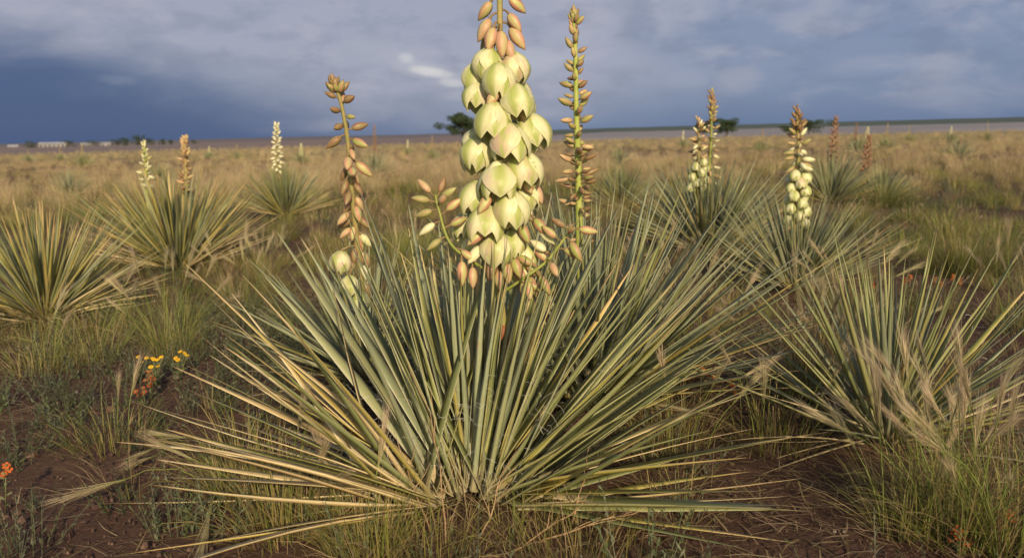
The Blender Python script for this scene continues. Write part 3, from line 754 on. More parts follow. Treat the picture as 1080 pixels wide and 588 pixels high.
for i, (px, py, spikes, lab, ls) in enumerate(FAR):
    if lab is None: continue
    y_ = yucca(px, py, lab, 'far yuccas in the grassland'); o_ = y_.matrix_basis.translation.copy(); D_ = o_.y
    seen_far.append((o_.x, o_.y))
    far_leaves(y_, 260 if D_ < 12 else 90, ls * .85, ls * 1.1, mixb if i % 2 else green_m, 72, 40 + i, 1.0 if D_ < 9 else min(2.2, D_ / 10))
    for k, (ty, style, shift) in enumerate(spikes):
        # height of the spike from where its top shows
        dd = ray(px, ty); top = CAM_H + dd.z * (D_ / dd.y) - o_.z
        r_ = y_ if k == 0 and not shift else ob('spike_group', None, y_, Matrix.Translation((shift, 0, 0))) if False else y_
        far_spike(r_, max(.35, min(1.25, top)), style, 70 + i * 3 + k, shift)

# ---------------------------------------------------------------- grass
def blades(g, n, q, rad, lmin, lmax, wd, lean, curve, roots, tips, seg=3, taper=.7, up_bias=1.0):
    """n arching blades, colours from root to tip"""
    v = []; f = []; c = []
    roots = np.array(roots, float); tips = np.array(tips, float)
    for i in range(n):
        a = q.uniform(0, 2 * math.pi); rr_ = rad * math.sqrt(q.random()); ao = a + q.uniform(-.9, .9)
        L = q.uniform(lmin, lmax); th = R(q.uniform(*lean)) * (0.35 + 0.65 * rr_ / max(rad, 1e-6)); cu = R(q.uniform(*curve)); ww = wd * q.uniform(.7, 1.25)
        p = np.array([math.sin(a) * rr_, math.cos(a) * rr_, -.005]); h = np.array([math.sin(ao), math.cos(ao), 0]); tw = q.uniform(0, 3.14)
        cr = roots[q.randrange(len(roots))]; ct = tips[q.randrange(len(tips))]; b0 = len(v)
        for k in range(seg + 1):
            t = k / seg; ang = th + cu * t * t
            sd = np.array([math.cos(ao) * math.cos(tw), -math.sin(ao) * math.cos(tw), math.sin(tw) * .6])
            w_ = ww * .5 * (1 - t) ** taper
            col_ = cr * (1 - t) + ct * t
            if k < seg: v += [p - sd * w_, p + sd * w_]; c += [col_, col_]
            else: v.append(p); c.append(col_)
            p = p + (h * math.sin(ang) + np.array([0, 0, math.cos(ang)])) * L / seg
        for k in range(seg - 1): f.append((b0 + 2 * k, b0 + 2 * k + 1, b0 + 2 * k + 3, b0 + 2 * k + 2))
        f.append((b0 + 2 * seg - 2, b0 + 2 * seg - 1, b0 + 2 * seg))
    g.add(v, f, None, np.array(c))
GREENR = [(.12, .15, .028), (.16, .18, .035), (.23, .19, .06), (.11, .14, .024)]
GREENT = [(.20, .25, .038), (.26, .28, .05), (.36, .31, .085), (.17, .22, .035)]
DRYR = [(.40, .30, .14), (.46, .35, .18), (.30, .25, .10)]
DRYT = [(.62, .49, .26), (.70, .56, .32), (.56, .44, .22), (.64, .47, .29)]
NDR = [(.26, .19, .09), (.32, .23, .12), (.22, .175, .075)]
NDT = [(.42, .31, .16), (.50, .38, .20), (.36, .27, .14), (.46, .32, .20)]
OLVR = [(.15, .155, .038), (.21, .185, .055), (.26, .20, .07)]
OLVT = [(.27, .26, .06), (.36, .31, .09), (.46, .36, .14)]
def awns(g, q, p, d, L, n, al, wd, cr, ct):
    """silky seed head: bristles fanning from an axis"""
    v = []; f = []; c = []; p = np.array(p, float); d = np.array(d, float) / np.linalg.norm(d)
    for i in range(n):
        t = q.random(); o_ = p + d * L * t
        dv = d + np.array([q.gauss(0, 1), q.gauss(0, 1), q.gauss(0, 1)]) * (.05 + .07 * t); dv /= np.linalg.norm(dv)
        sd = np.cross(dv, (q.uniform(-1, 1), q.uniform(-1, 1), q.uniform(-1, 1))); sd /= (np.linalg.norm(sd) + 1e-9)
        l_ = al * q.uniform(.7, 1.15); b0 = len(v); m_ = q.uniform(.8, 1.2)
        v += [o_ - sd * wd / 2, o_ + sd * wd / 2, o_ + dv * l_ * .5 + sd * wd / 2.6, o_ + dv * l_ * .5 - sd * wd / 2.6, o_ + dv * l_]
        cc_ = np.array(cr) * m_; ce = np.array(ct[q.randrange(len(ct))]) * m_
        c += [cc_, cc_, cc_ * .3 + ce * .7, cc_ * .3 + ce * .7, ce]
        f += [(b0, b0 + 1, b0 + 2, b0 + 3), (b0 + 3, b0 + 2, b0 + 4)]
    g.add(v, f, None, np.array(c))
AWN = [(.60, .45, .31), (.66, .53, .33), (.54, .36, .29), (.66, .55, .38)]
def culms(g, q, n, rad, lmin, lmax, lean, headL, na, al, cr, ct, wd=.0016):
    for i in range(n):
        a = q.uniform(0, 6.28); rr_ = rad * math.sqrt(q.random()); ao = a + q.uniform(-.8, .8); th = R(q.uniform(*lean)); L = q.uniform(lmin, lmax)
        p = np.array([math.sin(a) * rr_, math.cos(a) * rr_, 0]); pts = [p]
        for k in range(4):
            an = th * (.5 + .35 * k); p = p + np.array([math.sin(ao) * math.sin(an), math.cos(ao) * math.sin(an), math.cos(an)]) * L / 4; pts.append(p)
        v, f, uv = tube([tuple(s) for s in pts], [wd * .6, wd * .55, wd * .5, wd * .45, wd * .35], 3, False); g.add(v, f, None, cr)
        d = pts[-1] - pts[-2]
        awns(g, q, pts[-1] - d * .3, d, headL, na, al, wd * .34, cr, ct)
def bank(n, fn, name):
    c_ = bpy.data.collections.new(name + '_kinds')
    for i in range(n):
        g = G(); fn(g, random.Random(100 + i * 7 + len(name)))
        c_.objects.link(bpy.data.objects.new('%s_kind_%d' % (name, i), g.mesh(name, GRASS, False)))
    return c_
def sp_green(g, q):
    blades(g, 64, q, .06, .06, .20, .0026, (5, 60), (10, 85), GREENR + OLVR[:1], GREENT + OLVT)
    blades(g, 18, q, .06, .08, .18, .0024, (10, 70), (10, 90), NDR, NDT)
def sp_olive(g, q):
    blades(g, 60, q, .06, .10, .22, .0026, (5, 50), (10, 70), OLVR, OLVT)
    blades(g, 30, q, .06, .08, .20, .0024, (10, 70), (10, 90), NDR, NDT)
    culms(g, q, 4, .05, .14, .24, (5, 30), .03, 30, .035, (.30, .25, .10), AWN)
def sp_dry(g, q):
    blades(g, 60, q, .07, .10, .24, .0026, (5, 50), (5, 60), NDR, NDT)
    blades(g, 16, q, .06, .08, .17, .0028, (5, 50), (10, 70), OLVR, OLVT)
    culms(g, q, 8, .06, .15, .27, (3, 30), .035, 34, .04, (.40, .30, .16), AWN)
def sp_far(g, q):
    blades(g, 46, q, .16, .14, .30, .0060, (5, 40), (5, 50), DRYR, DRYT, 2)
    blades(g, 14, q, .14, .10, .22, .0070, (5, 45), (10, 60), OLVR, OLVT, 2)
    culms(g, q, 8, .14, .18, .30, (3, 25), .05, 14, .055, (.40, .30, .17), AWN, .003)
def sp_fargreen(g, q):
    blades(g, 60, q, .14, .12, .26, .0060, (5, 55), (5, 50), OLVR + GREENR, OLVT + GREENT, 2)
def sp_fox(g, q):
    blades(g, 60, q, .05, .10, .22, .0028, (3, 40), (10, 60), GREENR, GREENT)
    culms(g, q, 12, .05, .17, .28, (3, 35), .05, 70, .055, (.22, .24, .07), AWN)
def sp_forb(g, q):
    cr = [(.12, .135, .075), (.15, .155, .095), (.10, .12, .05)]
    for i in range(11):
        a = q.uniform(0, 6.28); r_ = .05 * math.sqrt(q.random()); th = R(q.uniform(0, 38)); L = q.uniform(.04, .12); c_ = np.array(q.choice(cr))
        p0 = Vector((math.sin(a) * r_, math.cos(a) * r_, -.004)); d = Vector((math.sin(a) * math.sin(th), math.cos(a) * math.sin(th), math.cos(th)))
        v, f, uv = tube([p0, p0 + d * L], [.0009, .0005], 3, False); g.add(v, f, None, c_ * .9)
        v = []; f = []
        for k in range(14):
            o_ = p0 + d * L * (k + 1) / 14; az_ = k * 2.4 + q.uniform(-.4, .4); dl = (Vector((math.sin(az_), math.cos(az_), 0)) * .8 + d * .7).normalized()
            s_ = dl.cross(d).normalized(); ll = q.uniform(.008, .018) * (1.15 - .5 * k / 14); b0 = len(v)
            v += [tuple(o_), tuple(o_ + dl * ll * .5 + s_ * ll * .16), tuple(o_ + dl * ll), tuple(o_ + dl * ll * .5 - s_ * ll * .16)]; f.append((b0, b0 + 1, b0 + 2, b0 + 3))
        g.add(v, f, None, c_ * q.uniform(.85, 1.25))
def sp_litter(g, q):
    v = []; f = []; c = []
    for i in range(26):
        a = q.uniform(0, 6.28); p = np.array([q.gauss(0, .09), q.gauss(0, .09), q.uniform(.001, .012)]); d = np.array([math.sin(a), math.cos(a), q.uniform(-.05, .12)]); s_ = np.array([d[1], -d[0], 0])
        L = q.uniform(.02, .11); ww = q.uniform(.0006, .0014); b0 = len(v); cc_ = np.array(q.choice(NDT + NDR)) * q.uniform(.6, 1)
        m_ = p + d * L * .5 + s_ * q.uniform(-.01, .01); e_ = p + d * L
        v += [p - s_ * ww, p + s_ * ww, m_ + s_ * ww, m_ - s_ * ww, e_]; c += [cc_] * 5; f += [(b0, b0 + 1, b0 + 2, b0 + 3), (b0 + 3, b0 + 2, b0 + 4)]
    g.add(v, f, None, np.array(c))
def sp_clod(g, q):
    for i in range(34):
        x_, y_ = q.gauss(0, .10), q.gauss(0, .10); s_ = .0016 + .0055 * q.random() ** 3; n_ = 5; v = []; t_ = q.uniform(0, 6)
        for k in range(n_):
            a = t_ + k * 6.283 / n_; e_ = q.uniform(.7, 1.2); v.append((x_ + math.sin(a) * s_ * e_, y_ + math.cos(a) * s_ * e_, -.003))
        for k in range(n_):
            a = t_ + k * 6.283 / n_; e_ = q.uniform(.4, .8); v.append((x_ + math.sin(a) * s_ * e_, y_ + math.cos(a) * s_ * e_, s_ * q.uniform(.2, .6)))
        f = [(k, (k + 1) % n_, n_ + (k + 1) % n_, n_ + k) for k in range(n_)] + [tuple(n_ + k for k in range(n_))]
        g.add(v, f, None, np.array(q.choice([(.10, .056, .040), (.13, .074, .05), (.085, .05, .036), (.16, .10, .068)])))
def sp_mat(g, q):
    """matted dry grass"""
    blades(g, 46, q, .07, .04, .13, .0016, (30, 88), (20, 80), NDR, NDT + NDR)
    blades(g, 12, q, .05, .04, .10, .0018, (10, 60), (20, 80), OLVR, OLVT)
def sp_stone(g, q):
    cr = [(.16, .09, .06), (.22, .15, .11), (.13, .075, .05), (.28, .21, .16)]
    for i in range(7):
        x_, y_ = q.gauss(0, .12), q.gauss(0, .12); s_ = q.uniform(.003, .011) * (1 if q.random() < .85 else 2); n_ = 6; v = []
        for k in range(n_):
            a = k * 6.283 / n_; v.append((x_ + math.sin(a) * s_ * q.uniform(.7, 1.2), y_ + math.cos(a) * s_ * q.uniform(.7, 1.2), -.003))
        for k in range(n_):
            a = k * 6.283 / n_; v.append((x_ + math.sin(a) * s_ * q.uniform(.5, .8), y_ + math.cos(a) * s_ * q.uniform(.5, .8), s_ * q.uniform(.4, .8)))
        f = [(k, (k + 1) % n_, n_ + (k + 1) % n_, n_ + k) for k in range(n_)] + [tuple(n_ + k for k in range(n_))]
        g.add(v, f, None, q.choice(cr))

# instancing for what nobody could count
def scatter(name, coll, pts, scl, label, cat, seed=0):
    n = len(pts); g = np.random.default_rng(seed)
    me = bpy.data.meshes.new(name); me.vertices.add(n)
    P_ = np.column_stack([pts, gz(pts[:, 0], pts[:, 1])]).astype(np.float32); me.vertices.foreach_set('co', P_.ravel())
    a = me.attributes.new('rot', 'FLOAT_VECTOR', 'POINT')
    rt = np.column_stack([g.normal(0, .06, n), g.normal(0, .06, n), g.uniform(0, 6.283, n)]).astype(np.float32); a.data.foreach_set('vector', rt.ravel())
    a = me.attributes.new('scl', 'FLOAT', 'POINT'); a.data.foreach_set('value', scl.astype(np.float32))
    a = me.attributes.new('pick', 'INT', 'POINT'); a.data.foreach_set('value', g.integers(0, len(coll.objects), n).astype(np.int32))
    o_ = ob(name, me, label=label, cat=cat, kind='stuff')
    ng = bpy.data.node_groups.new(name, 'GeometryNodeTree')
    ng.interface.new_socket('Geometry', in_out='INPUT', socket_type='NodeSocketGeometry'); ng.interface.new_socket('Geometry', in_out='OUTPUT', socket_type='NodeSocketGeometry')
    gi = ng.nodes.new('NodeGroupInput'); go = ng.nodes.new('NodeGroupOutput'); ip = ng.nodes.new('GeometryNodeInstanceOnPoints'); ci = ng.nodes.new('GeometryNodeCollectionInfo')
    ci.inputs['Collection'].default_value = coll; ci.inputs['Separate Children'].default_value = True; ci.inputs['Reset Children'].default_value = True
    ip.inputs['Pick Instance'].default_value = True
    def na(nm, ty):
        q = ng.nodes.new('GeometryNodeInputNamedAttribute'); q.data_type = ty; q.inputs['Name'].default_value = nm; return q.outputs['Attribute']
    L = ng.links.new
    L(gi.outputs[0], ip.inputs['Points']); L(ci.outputs[0], ip.inputs['Instance']); L(na('pick', 'INT'), ip.inputs['Instance Index'])
    e = ng.nodes.new('FunctionNodeEulerToRotation'); L(na('rot', 'FLOAT_VECTOR'), e.inputs[0]); L(e.outputs[0], ip.inputs['Rotation'])
    L(na('scl', 'FLOAT'), ip.inputs['Scale']); L(ip.outputs[0], go.inputs[0])
    md = o_.modifiers.new('scatter', 'NODES'); md.node_group = ng
    return o_

YUC = np.array([[o_.x, o_.y] for o_ in (o0, o1, o2, o3, o4, o5, o6, o7)])
def vnoise(x, y, s, seed):
    g = np.random.default_rng(seed); ph = g.uniform(0, 6.28, (5, 2)); dr = g.uniform(0, 6.28, 5); z_ = 0
    for i in range(5):
        k = s * (1 + .55 * i); z_ = z_ + np.sin((x * np.cos(dr[i]) + y * np.sin(dr[i])) * k + ph[i, 0] + 1.3 * np.sin((y * np.cos(dr[i]) - x * np.sin(dr[i])) * k * .7 + ph[i, 1])) / (1 + .4 * i)
    return z_ / 2.6
def polar(rho, r0, r1, amax, seed):
    """points whose number per square metre follows rho(distance)"""
    g = np.random.default_rng(seed); rs = np.geomspace(r0, r1, 400); wv = rho(rs) * rs * np.radians(2 * amax)
    cum = np.concatenate([[0], np.cumsum(.5 * (wv[1:] + wv[:-1]) * np.diff(rs))]); n = int(cum[-1])
    r_ = np.interp(g.random(n) * cum[-1], cum, rs); a = np.radians(g.uniform(-amax, amax, n))
    return np.column_stack([r_ * np.sin(a), r_ * np.cos(a)]), g
def keep_off(p, rad):
    d = np.min(np.hypot(p[:, None, 0] - YUC[None, :, 0], p[:, None, 1] - YUC[None, :, 1]), 1); return d > rad
def near_left(p):   # the bare patch in front on the left
    return np.clip((-.05 - p[:, 0] / np.maximum(p[:, 1], .1)) * 6, 0, 1) * np.clip((3.3 - p[:, 1]) / 1.2, 0, 1)
def field(name, coll, rho, r0, r1, prob, s0, s1, label, cat, seed, off=.12, amax=55):
    p, g = polar(rho, r0, r1, amax, seed)
    k = keep_off(p, off) & (g.random(len(p)) < prob(p))
    p = p[k]; print(name, len(p)); return scatter(name, coll, p, g.uniform(s0, s1, len(p)), label, cat, seed)
D = lambda p: np.hypot(p[:, 0], p[:, 1])
b_green = bank(5, sp_green, 'green_grass'); b_olive = bank(5, sp_olive, 'olive_grass'); b_dry = bank(5, sp_dry, 'dry_grass')
b_fox = bank(4, sp_fox, 'foxtail'); b_far = bank(5, sp_far, 'far_dry_grass'); b_farg = bank(4, sp_fargreen, 'far_green_grass')
b_forb = bank(5, sp_forb, 'forb'); b_lit = bank(5, sp_litter, 'litter'); b_stone = bank(4, sp_stone, 'stone'); b_clod = bank(5, sp_clod, 'clod'); b_mat = bank(5, sp_mat, 'grass_mat')
near = lambda r, a, b: np.clip((r - a) / (b - a), 0, 1)
def clump(p, s_, sd, thr, k):
    v_ = .65 * vnoise(p[:, 0], p[:, 1], s_, sd) + .45 * vnoise(p[:, 0], p[:, 1], s_ * .25, sd + 50)
    return 1 / (1 + np.exp(-(v_ - thr) * k))
NL = lambda p: 1 - .97 * near_left(p)
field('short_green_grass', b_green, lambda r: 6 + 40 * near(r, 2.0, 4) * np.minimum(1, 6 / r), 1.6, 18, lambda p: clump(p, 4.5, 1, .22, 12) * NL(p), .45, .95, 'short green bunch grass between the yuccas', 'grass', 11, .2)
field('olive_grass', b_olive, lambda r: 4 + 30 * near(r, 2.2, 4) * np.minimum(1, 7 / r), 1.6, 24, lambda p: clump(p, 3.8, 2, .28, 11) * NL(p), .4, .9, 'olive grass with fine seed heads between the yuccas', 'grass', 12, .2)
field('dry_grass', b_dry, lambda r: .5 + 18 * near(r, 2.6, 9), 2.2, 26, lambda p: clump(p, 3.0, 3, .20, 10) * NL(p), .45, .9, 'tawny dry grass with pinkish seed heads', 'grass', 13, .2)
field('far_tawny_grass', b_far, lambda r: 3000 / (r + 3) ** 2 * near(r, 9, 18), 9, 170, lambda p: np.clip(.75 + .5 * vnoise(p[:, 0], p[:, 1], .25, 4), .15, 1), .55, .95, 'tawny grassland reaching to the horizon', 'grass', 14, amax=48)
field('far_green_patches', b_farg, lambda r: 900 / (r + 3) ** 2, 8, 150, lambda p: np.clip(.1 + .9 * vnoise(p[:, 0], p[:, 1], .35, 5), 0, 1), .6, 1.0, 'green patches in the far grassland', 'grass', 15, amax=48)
field('grey_green_herbs', b_forb, lambda r: 75 * np.minimum(1, 3.5 / r), 1.0, 12, lambda p: np.clip(.35 + .9 * vnoise(p[:, 0], p[:, 1], 1.4, 6) + .35 * near_left(p) + .35 * ((p[:, 0] > .1) & (p[:, 1] < 2.4)), 0.03, 1), .5, 1.3, 'low grey green herbs on the red soil', 'herbs', 16, .10)
field('straw_litter', b_lit, lambda r: 95 * np.minimum(1, 2.5 / r), .9, 8, lambda p: .35 + .65 * (1 - near_left(p)), .6, 1.3, 'broken dry straw lying on the soil', 'litter', 17, .02)
field('soil_clods', b_clod, lambda r: 60 * np.minimum(1, 3 / r), .9, 7, lambda p: .8 + 0 * p[:, 0], .5, 1.4, 'crumbs and clods of red soil', 'soil', 19, .0)
field('matted_dry_grass', b_mat, lambda r: 30 * np.minimum(1, 5 / r), 1.0, 14, lambda p: np.clip(.30 + .6 * vnoise(p[:, 0], p[:, 1], 1.7, 9) + .55 * (np.hypot(p[:, 0] - o0.x, p[:, 1] - o0.y) < .33) + .45 * ((p[:, 0] > .1) & (p[:, 1] < 2.3)) + .25 * (np.hypot(p[:, 0] - o3.x, p[:, 1] - o3.y) < .5), .02, 1) * (1 - .6 * near_left(p)), .6, 1.3, 'matted dry grass on the soil', 'grass', 20, .03)
field('small_stones', b_stone, lambda r: 5 + 0 * r, .9, 6, lambda p: .6 + 0 * p[:, 0], .4, 1.0, 'small reddish stones on the soil', 'stones', 18, .05)

# ---------------------------------------------------------------- grass tufts one can tell apart
HEAD = []
for i in range(6):
    g = G(); q = random.Random(300 + i); awns(g, q, (0, 0, 0), (q.uniform(-.15, .15), 0, 1), .06, 110, .07, .0005, (.24, .26, .07), AWN); HEAD.append(g.mesh('seed_head', GRASS, False))
def fox_tuft(px, py, nb, nh, h, label, group, rad=.05, seed=1, lean=(3, 38), headsize=1.0):
    q = random.Random(seed); p = gp(px, py)
    root = ob('foxtail_tuft', None, None, Matrix.Translation(p), label, 'grass tuft', group)
    g = G(); blades(g, int(nb * 2.4), q, rad, h * .28, h * 1.05, .0023, (5, 62), (15, 110), GREENR + OLVR, GREENT + OLVT + NDT[:2], 4); blades(g, nb, q, rad * 1.3, h * .3, h * .8, .0020, (10, 80), (10, 80), NDR, NDT)
    ob('foliage', g.mesh('foliage', GRASS, False), root)
    for i in range(nh):
        a = q.uniform(0, 6.28); rr_ = rad * math.sqrt(q.random()); ao = a + q.uniform(-.7, .7); th = R(q.uniform(*lean)); L = h * q.uniform(.6, 1.0)
        P_ = Vector((math.sin(a) * rr_, math.cos(a) * rr_, 0)); pts = [P_.copy()]
        for k in range(4):
            an = th * (.45 + .4 * k); P_ = P_ + Vector((math.sin(ao) * math.sin(an), math.cos(ao) * math.sin(an), math.cos(an))) * L / 4; pts.append(P_.copy())
        v, f, uv = tube(pts, [.0012, .0012, .0011, .0009, .0007], 4, False); g = G(); g.add(v, f, None, (.20, .24, .06))
        st = ob('stem', g.mesh('stem', GRASS), root)
        d = (pts[-1] - pts[-2]).normalized()
        ob('seed_head', q.choice(HEAD), st, Matrix.Translation(pts[-1] - d * .02) @ d.to_track_quat('Z', 'Y').to_matrix().to_4x4() @ Matrix.Rotation(q.uniform(0, 6.28), 4, 'Z') @ Matrix.Scale(headsize * q.uniform(.8, 1.2), 4))
    return root
gF = 'foxtail grass tufts round the yuccas'
fox_tuft(1005, 570, 110, 22, .28, 'foxtail tuft with pink silky heads in front of the stalkless green yucca', gF, .06, 1)
fox_tuft(1062, 582, 110, 22, .30, 'foxtail tuft with an orange wildflower at its foot', gF, .06, 2)
fox_tuft(955, 560, 80, 8, .22, 'foxtail tuft leaning over dark soil beside the stalkless green yucca', gF, .05, 3)
fox_tuft(850, 420, 80, 18, .30, 'blond foxtail tuft rising through the leaves of the stalkless green yucca', gF, .07, 4, (5, 40))
fox_tuft(905, 400, 60, 10, .27, 'green foxtail tuft behind the stalkless green yucca', gF, .06, 5)
fox_tuft(700, 400, 90, 14, .30, 'foxtail tuft squeezed between the big yucca leaves and dark soil', gF, .08, 6)
fox_tuft(738, 372, 70, 12, .28, 'blond foxtail tuft near the orange wildflower', gF, .07, 7)
fox_tuft(255, 520, 80, 8, .26, 'low foxtail tuft sprawling under the dry yucca leaves', gF, .05, 8, (45, 75), 1.2)
fox_tuft(300, 560, 110, 4, .26, 'green grass tuft growing up through the dry yucca leaves', gF, .08, 9, (10, 50))
fox_tuft(390, 585, 110, 2, .20, 'bright green grass tuft at the foot of the big yucca', gF, .07, 10, (5, 30))
fox_tuft(545, 560, 40, 0, .16, 'thin green grass shoots at the foot of the big yucca', gF, .08, 21, (5, 30))
fox_tuft(182, 372, 90, 14, .30, 'foxtail tuft beside the yellow wildflowers', gF, .07, 11)
fox_tuft(255, 330, 70, 12, .28, 'foxtail tuft below the wide yucca', gF, .07, 12)
fox_tuft(280, 310, 60, 10, .26, 'blond foxtail tuft behind the dry leaf tips', gF, .07, 13)
fox_tuft(95, 380, 70, 3, .26, 'olive grass tuft on red soil below the streaked yucca', gF, .09, 14)
fox_tuft(40, 392, 70, 2, .22, 'green grass tuft on red soil below the streaked yucca', gF, .09, 15)
fox_tuft(1075, 350, 60, 10, .30, 'foxtail tuft beyond the stalkless green yucca', gF, .07, 16)
fox_tuft(895, 330, 60, 10, .28, 'foxtail tuft in front of the cream flowered short spike', gF, .07, 17)
fox_tuft(690, 330, 60, 8, .28, 'foxtail tuft behind the big yucca leaves', gF, .07, 18)
fox_tuft(430, 296, 80, 6, .28, 'foxtail tuft between the brown budded spike and the cream flowers', gF, .08, 19)

fox_tuft(452, 592, 70, 0, .15, 'short mixed grass at the foot of the standing dry twig', gF, .10, 31, (5, 30))
fox_tuft(610, 590, 60, 0, .13, 'short mixed grass under the flat leaves of the big yucca', gF, .10, 32, (5, 30))
fox_tuft(705, 470, 70, 5, .20, 'thin grass tuft under the leaf tips of the big yucca', gF, .09, 33, (5, 40))
fox_tuft(815, 470, 70, 6, .20, 'thin dry grass tuft between the big yucca and the stalkless green one', gF, .09, 34, (5, 40))
fox_tuft(120, 470, 60, 2, .14, 'low grass tuft on bare soil before the yellow wildflowers', gF, .09, 35, (5, 40))
def tuft(px, py, n, h, roots, tips, label, group, rad=.12, seed=1, wd=.0034):
    q = random.Random(seed); g = G(); blades(g, n, q, rad, h * .45, h * 1.1, wd, (5, 85), (5, 50), roots, tips); blades(g, n // 6, q, rad, h * .4, h * .9, wd * .8, (10, 65), (10, 80), DRYR, DRYT)
    return ob('grass_tuft', g.mesh('grass_tuft', GRASS, False), None, Matrix.Translation(gp(px, py)), label, 'grass tuft', group)
TGR = [(.075, .105, .02), (.10, .125, .024), (.13, .13, .04)]
TGT = [(.16, .21, .032), (.20, .235, .04), (.24, .25, .055), (.34, .29, .10)]
gT = 'rounded green tufts in the grassland'
tuft(1018, 290, 900, .27, TGR, TGT, 'rounded bright green tuft near the orange wildflowers', gT, .16, 1)
tuft(430, 276, 900, .29, TGR, TGT, 'wide bright green tuft behind the brown budded spike', gT, .18, 2)
tuft(932, 218, 700, .32, TGR, TGT, 'small dark green tuft in open tawny grass', gT, .2, 3)
mid = [(375, 240), (300, 250), (345, 215), (420, 205), (245, 250), (90, 230), (20, 240), (660, 250), (720, 220), (960, 235), (985, 190), (1050, 215), (1030, 175), (600, 200), (560, 185), (410, 180), (120, 205), (900, 240), (960, 270), (1050, 255), (455, 215), (30, 200), (350, 265), (990, 245)]
for i, (a, b) in enumerate(mid):
    q = random.Random(i)
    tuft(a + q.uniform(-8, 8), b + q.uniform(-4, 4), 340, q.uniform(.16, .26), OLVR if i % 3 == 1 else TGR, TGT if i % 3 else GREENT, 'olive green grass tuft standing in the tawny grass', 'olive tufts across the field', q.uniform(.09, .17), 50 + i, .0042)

# ---------------------------------------------------------------- wildflowers
ORANGE = simple('orange_petal', (.50, .09, .02), (.58, .15, .03), 200, .6, .2)
YELLOW = simple('yellow_petal', (.72, .40, .02), (.78, .50, .03), 200, .6, .2)
STEMG = simple('herb_stem', (.13, .15, .06), (.17, .18, .08), 100, .7)
def petal_flat(n, w_):
    v = [(0, 0, 0), (.45, w_, .10), (.85, w_ * 1.05, .16), (1, 0, .15), (.85, -w_ * 1.05, .16), (.45, -w_, .10)]; return v, [(0, 1, 2, 3), (0, 3, 4, 5)]
PF = {k: mesh('petal', *petal_flat(5, .33), m_) for k, m_ in (('o', ORANGE), ('y', YELLOW))}
def wildflower(px, py, kind, heads, h, label, group, seed):
    q = random.Random(seed); p = gp(px, py)
    root = ob('wildflower', None, None, Matrix.Translation(p), label, 'wildflower', group)
    for i in range(heads):
        a = q.uniform(0, 6.28); th = R(q.uniform(4, 26)); L = h * q.uniform(.75, 1.1)
        d = Vector((math.sin(a) * math.sin(th), math.cos(a) * math.sin(th), math.cos(th))); top = d * L
        g = G(); v, f, uv = tube([(0, 0, -.004), d * L * .5 + Vector((0, 0, .004)), top], [.0014, .0011, .0008], 5); g.add(v, f, uv)
        st = ob('stem', g.mesh('stem', STEMG), root)
        g = G()
        for k in range(9):
            o_ = d * L * (k + 1) / 11; az_ = k * 2.4; dl = (Vector((math.sin(az_), math.cos(az_), .5))).normalized(); s_ = dl.cross(d).normalized(); ll = q.uniform(.012, .024)
            g.add([tuple(o_), tuple(o_ + dl * ll * .5 + s_ * ll * .18), tuple(o_ + dl * ll), tuple(o_ + dl * ll * .5 - s_ * ll * .18)], [(0, 1, 2, 3)])
        ob('leaves', g.mesh('leaves', STEMG, False), root, kind='stuff')
        for b in range(3 if kind == 'o' else 1):
            c_ = top - d * (.010 * b) + Vector((q.uniform(-.006, .006), q.uniform(-.006, .006), 0)) * b; ax = (d + Vector((q.uniform(-.4, .4), -.6, q.uniform(0, .3)))).normalized()
            R4 = ax.to_track_quat('Z', 'Y').to_matrix().to_4x4(); g = G()
            v, f, uv = tube([ax * -.004, ax * .001, ax * .004], [.001, .0028, .002], 6); g.add(v, f, uv)
            fl_ = ob('flower', g.mesh('flower', [YELLOW if kind == 'y' else STEMG]), root, Matrix.Translation(c_))
            for k in range(5 if kind == 'o' else 8): ob('petal', PF[kind], fl_, R4 @ Matrix.Rotation(k * 2 * math.pi / (5 if kind == 'o' else 8), 4, 'Z') @ Matrix.Scale(.0075 if kind == 'o' else .0068, 4))
    return root
gO, gY = 'orange wildflowers', 'yellow wildflowers'
for i, (a, b, k, hd, h, lab) in enumerate((
    (166, 410, 'y', 6, .085, 'yellow wildflower clump above the orange blooms on bare soil'), (190, 400, 'y', 5, .075, 'yellow wildflower clump next to the foxtail tuft'), (150, 398, 'y', 3, .06, 'small yellow wildflower clump behind the orange blooms'),
    (160, 425, 'o', 3, .08, 'orange wildflower right under the yellow blooms'), (154, 430, 'o', 2, .06, 'short orange wildflower under the yellow blooms'),
    (6, 540, 'o', 1, .11, 'lone orange wildflower on a bare green stem over soil'),
    (772, 425, 'o', 2, .07, 'orange wildflower in the dark gap beside the big yucca'), (745, 412, 'o', 2, .07, 'orange wildflower half hidden by the big yucca leaf tips'),
    (985, 318, 'o', 3, .10, 'orange wildflower before the rounded bright green tuft'), (958, 316, 'o', 2, .10, 'orange wildflower beside the dark soil gap'), (1010, 312, 'o', 2, .10, 'orange wildflower at the edge of the rounded green tuft'),
    (1058, 575, 'o', 2, .06, 'orange wildflower among pink foxtail heads'), (1010, 585, 'o', 2, .05, 'low orange wildflower at the foot of pink foxtails'), (920, 320, 'o', 1, .09, 'single orange wildflower in pale grass'))):
    wildflower(a, b, k, hd, h, lab, gO if k == 'o' else gY, 20 + i)

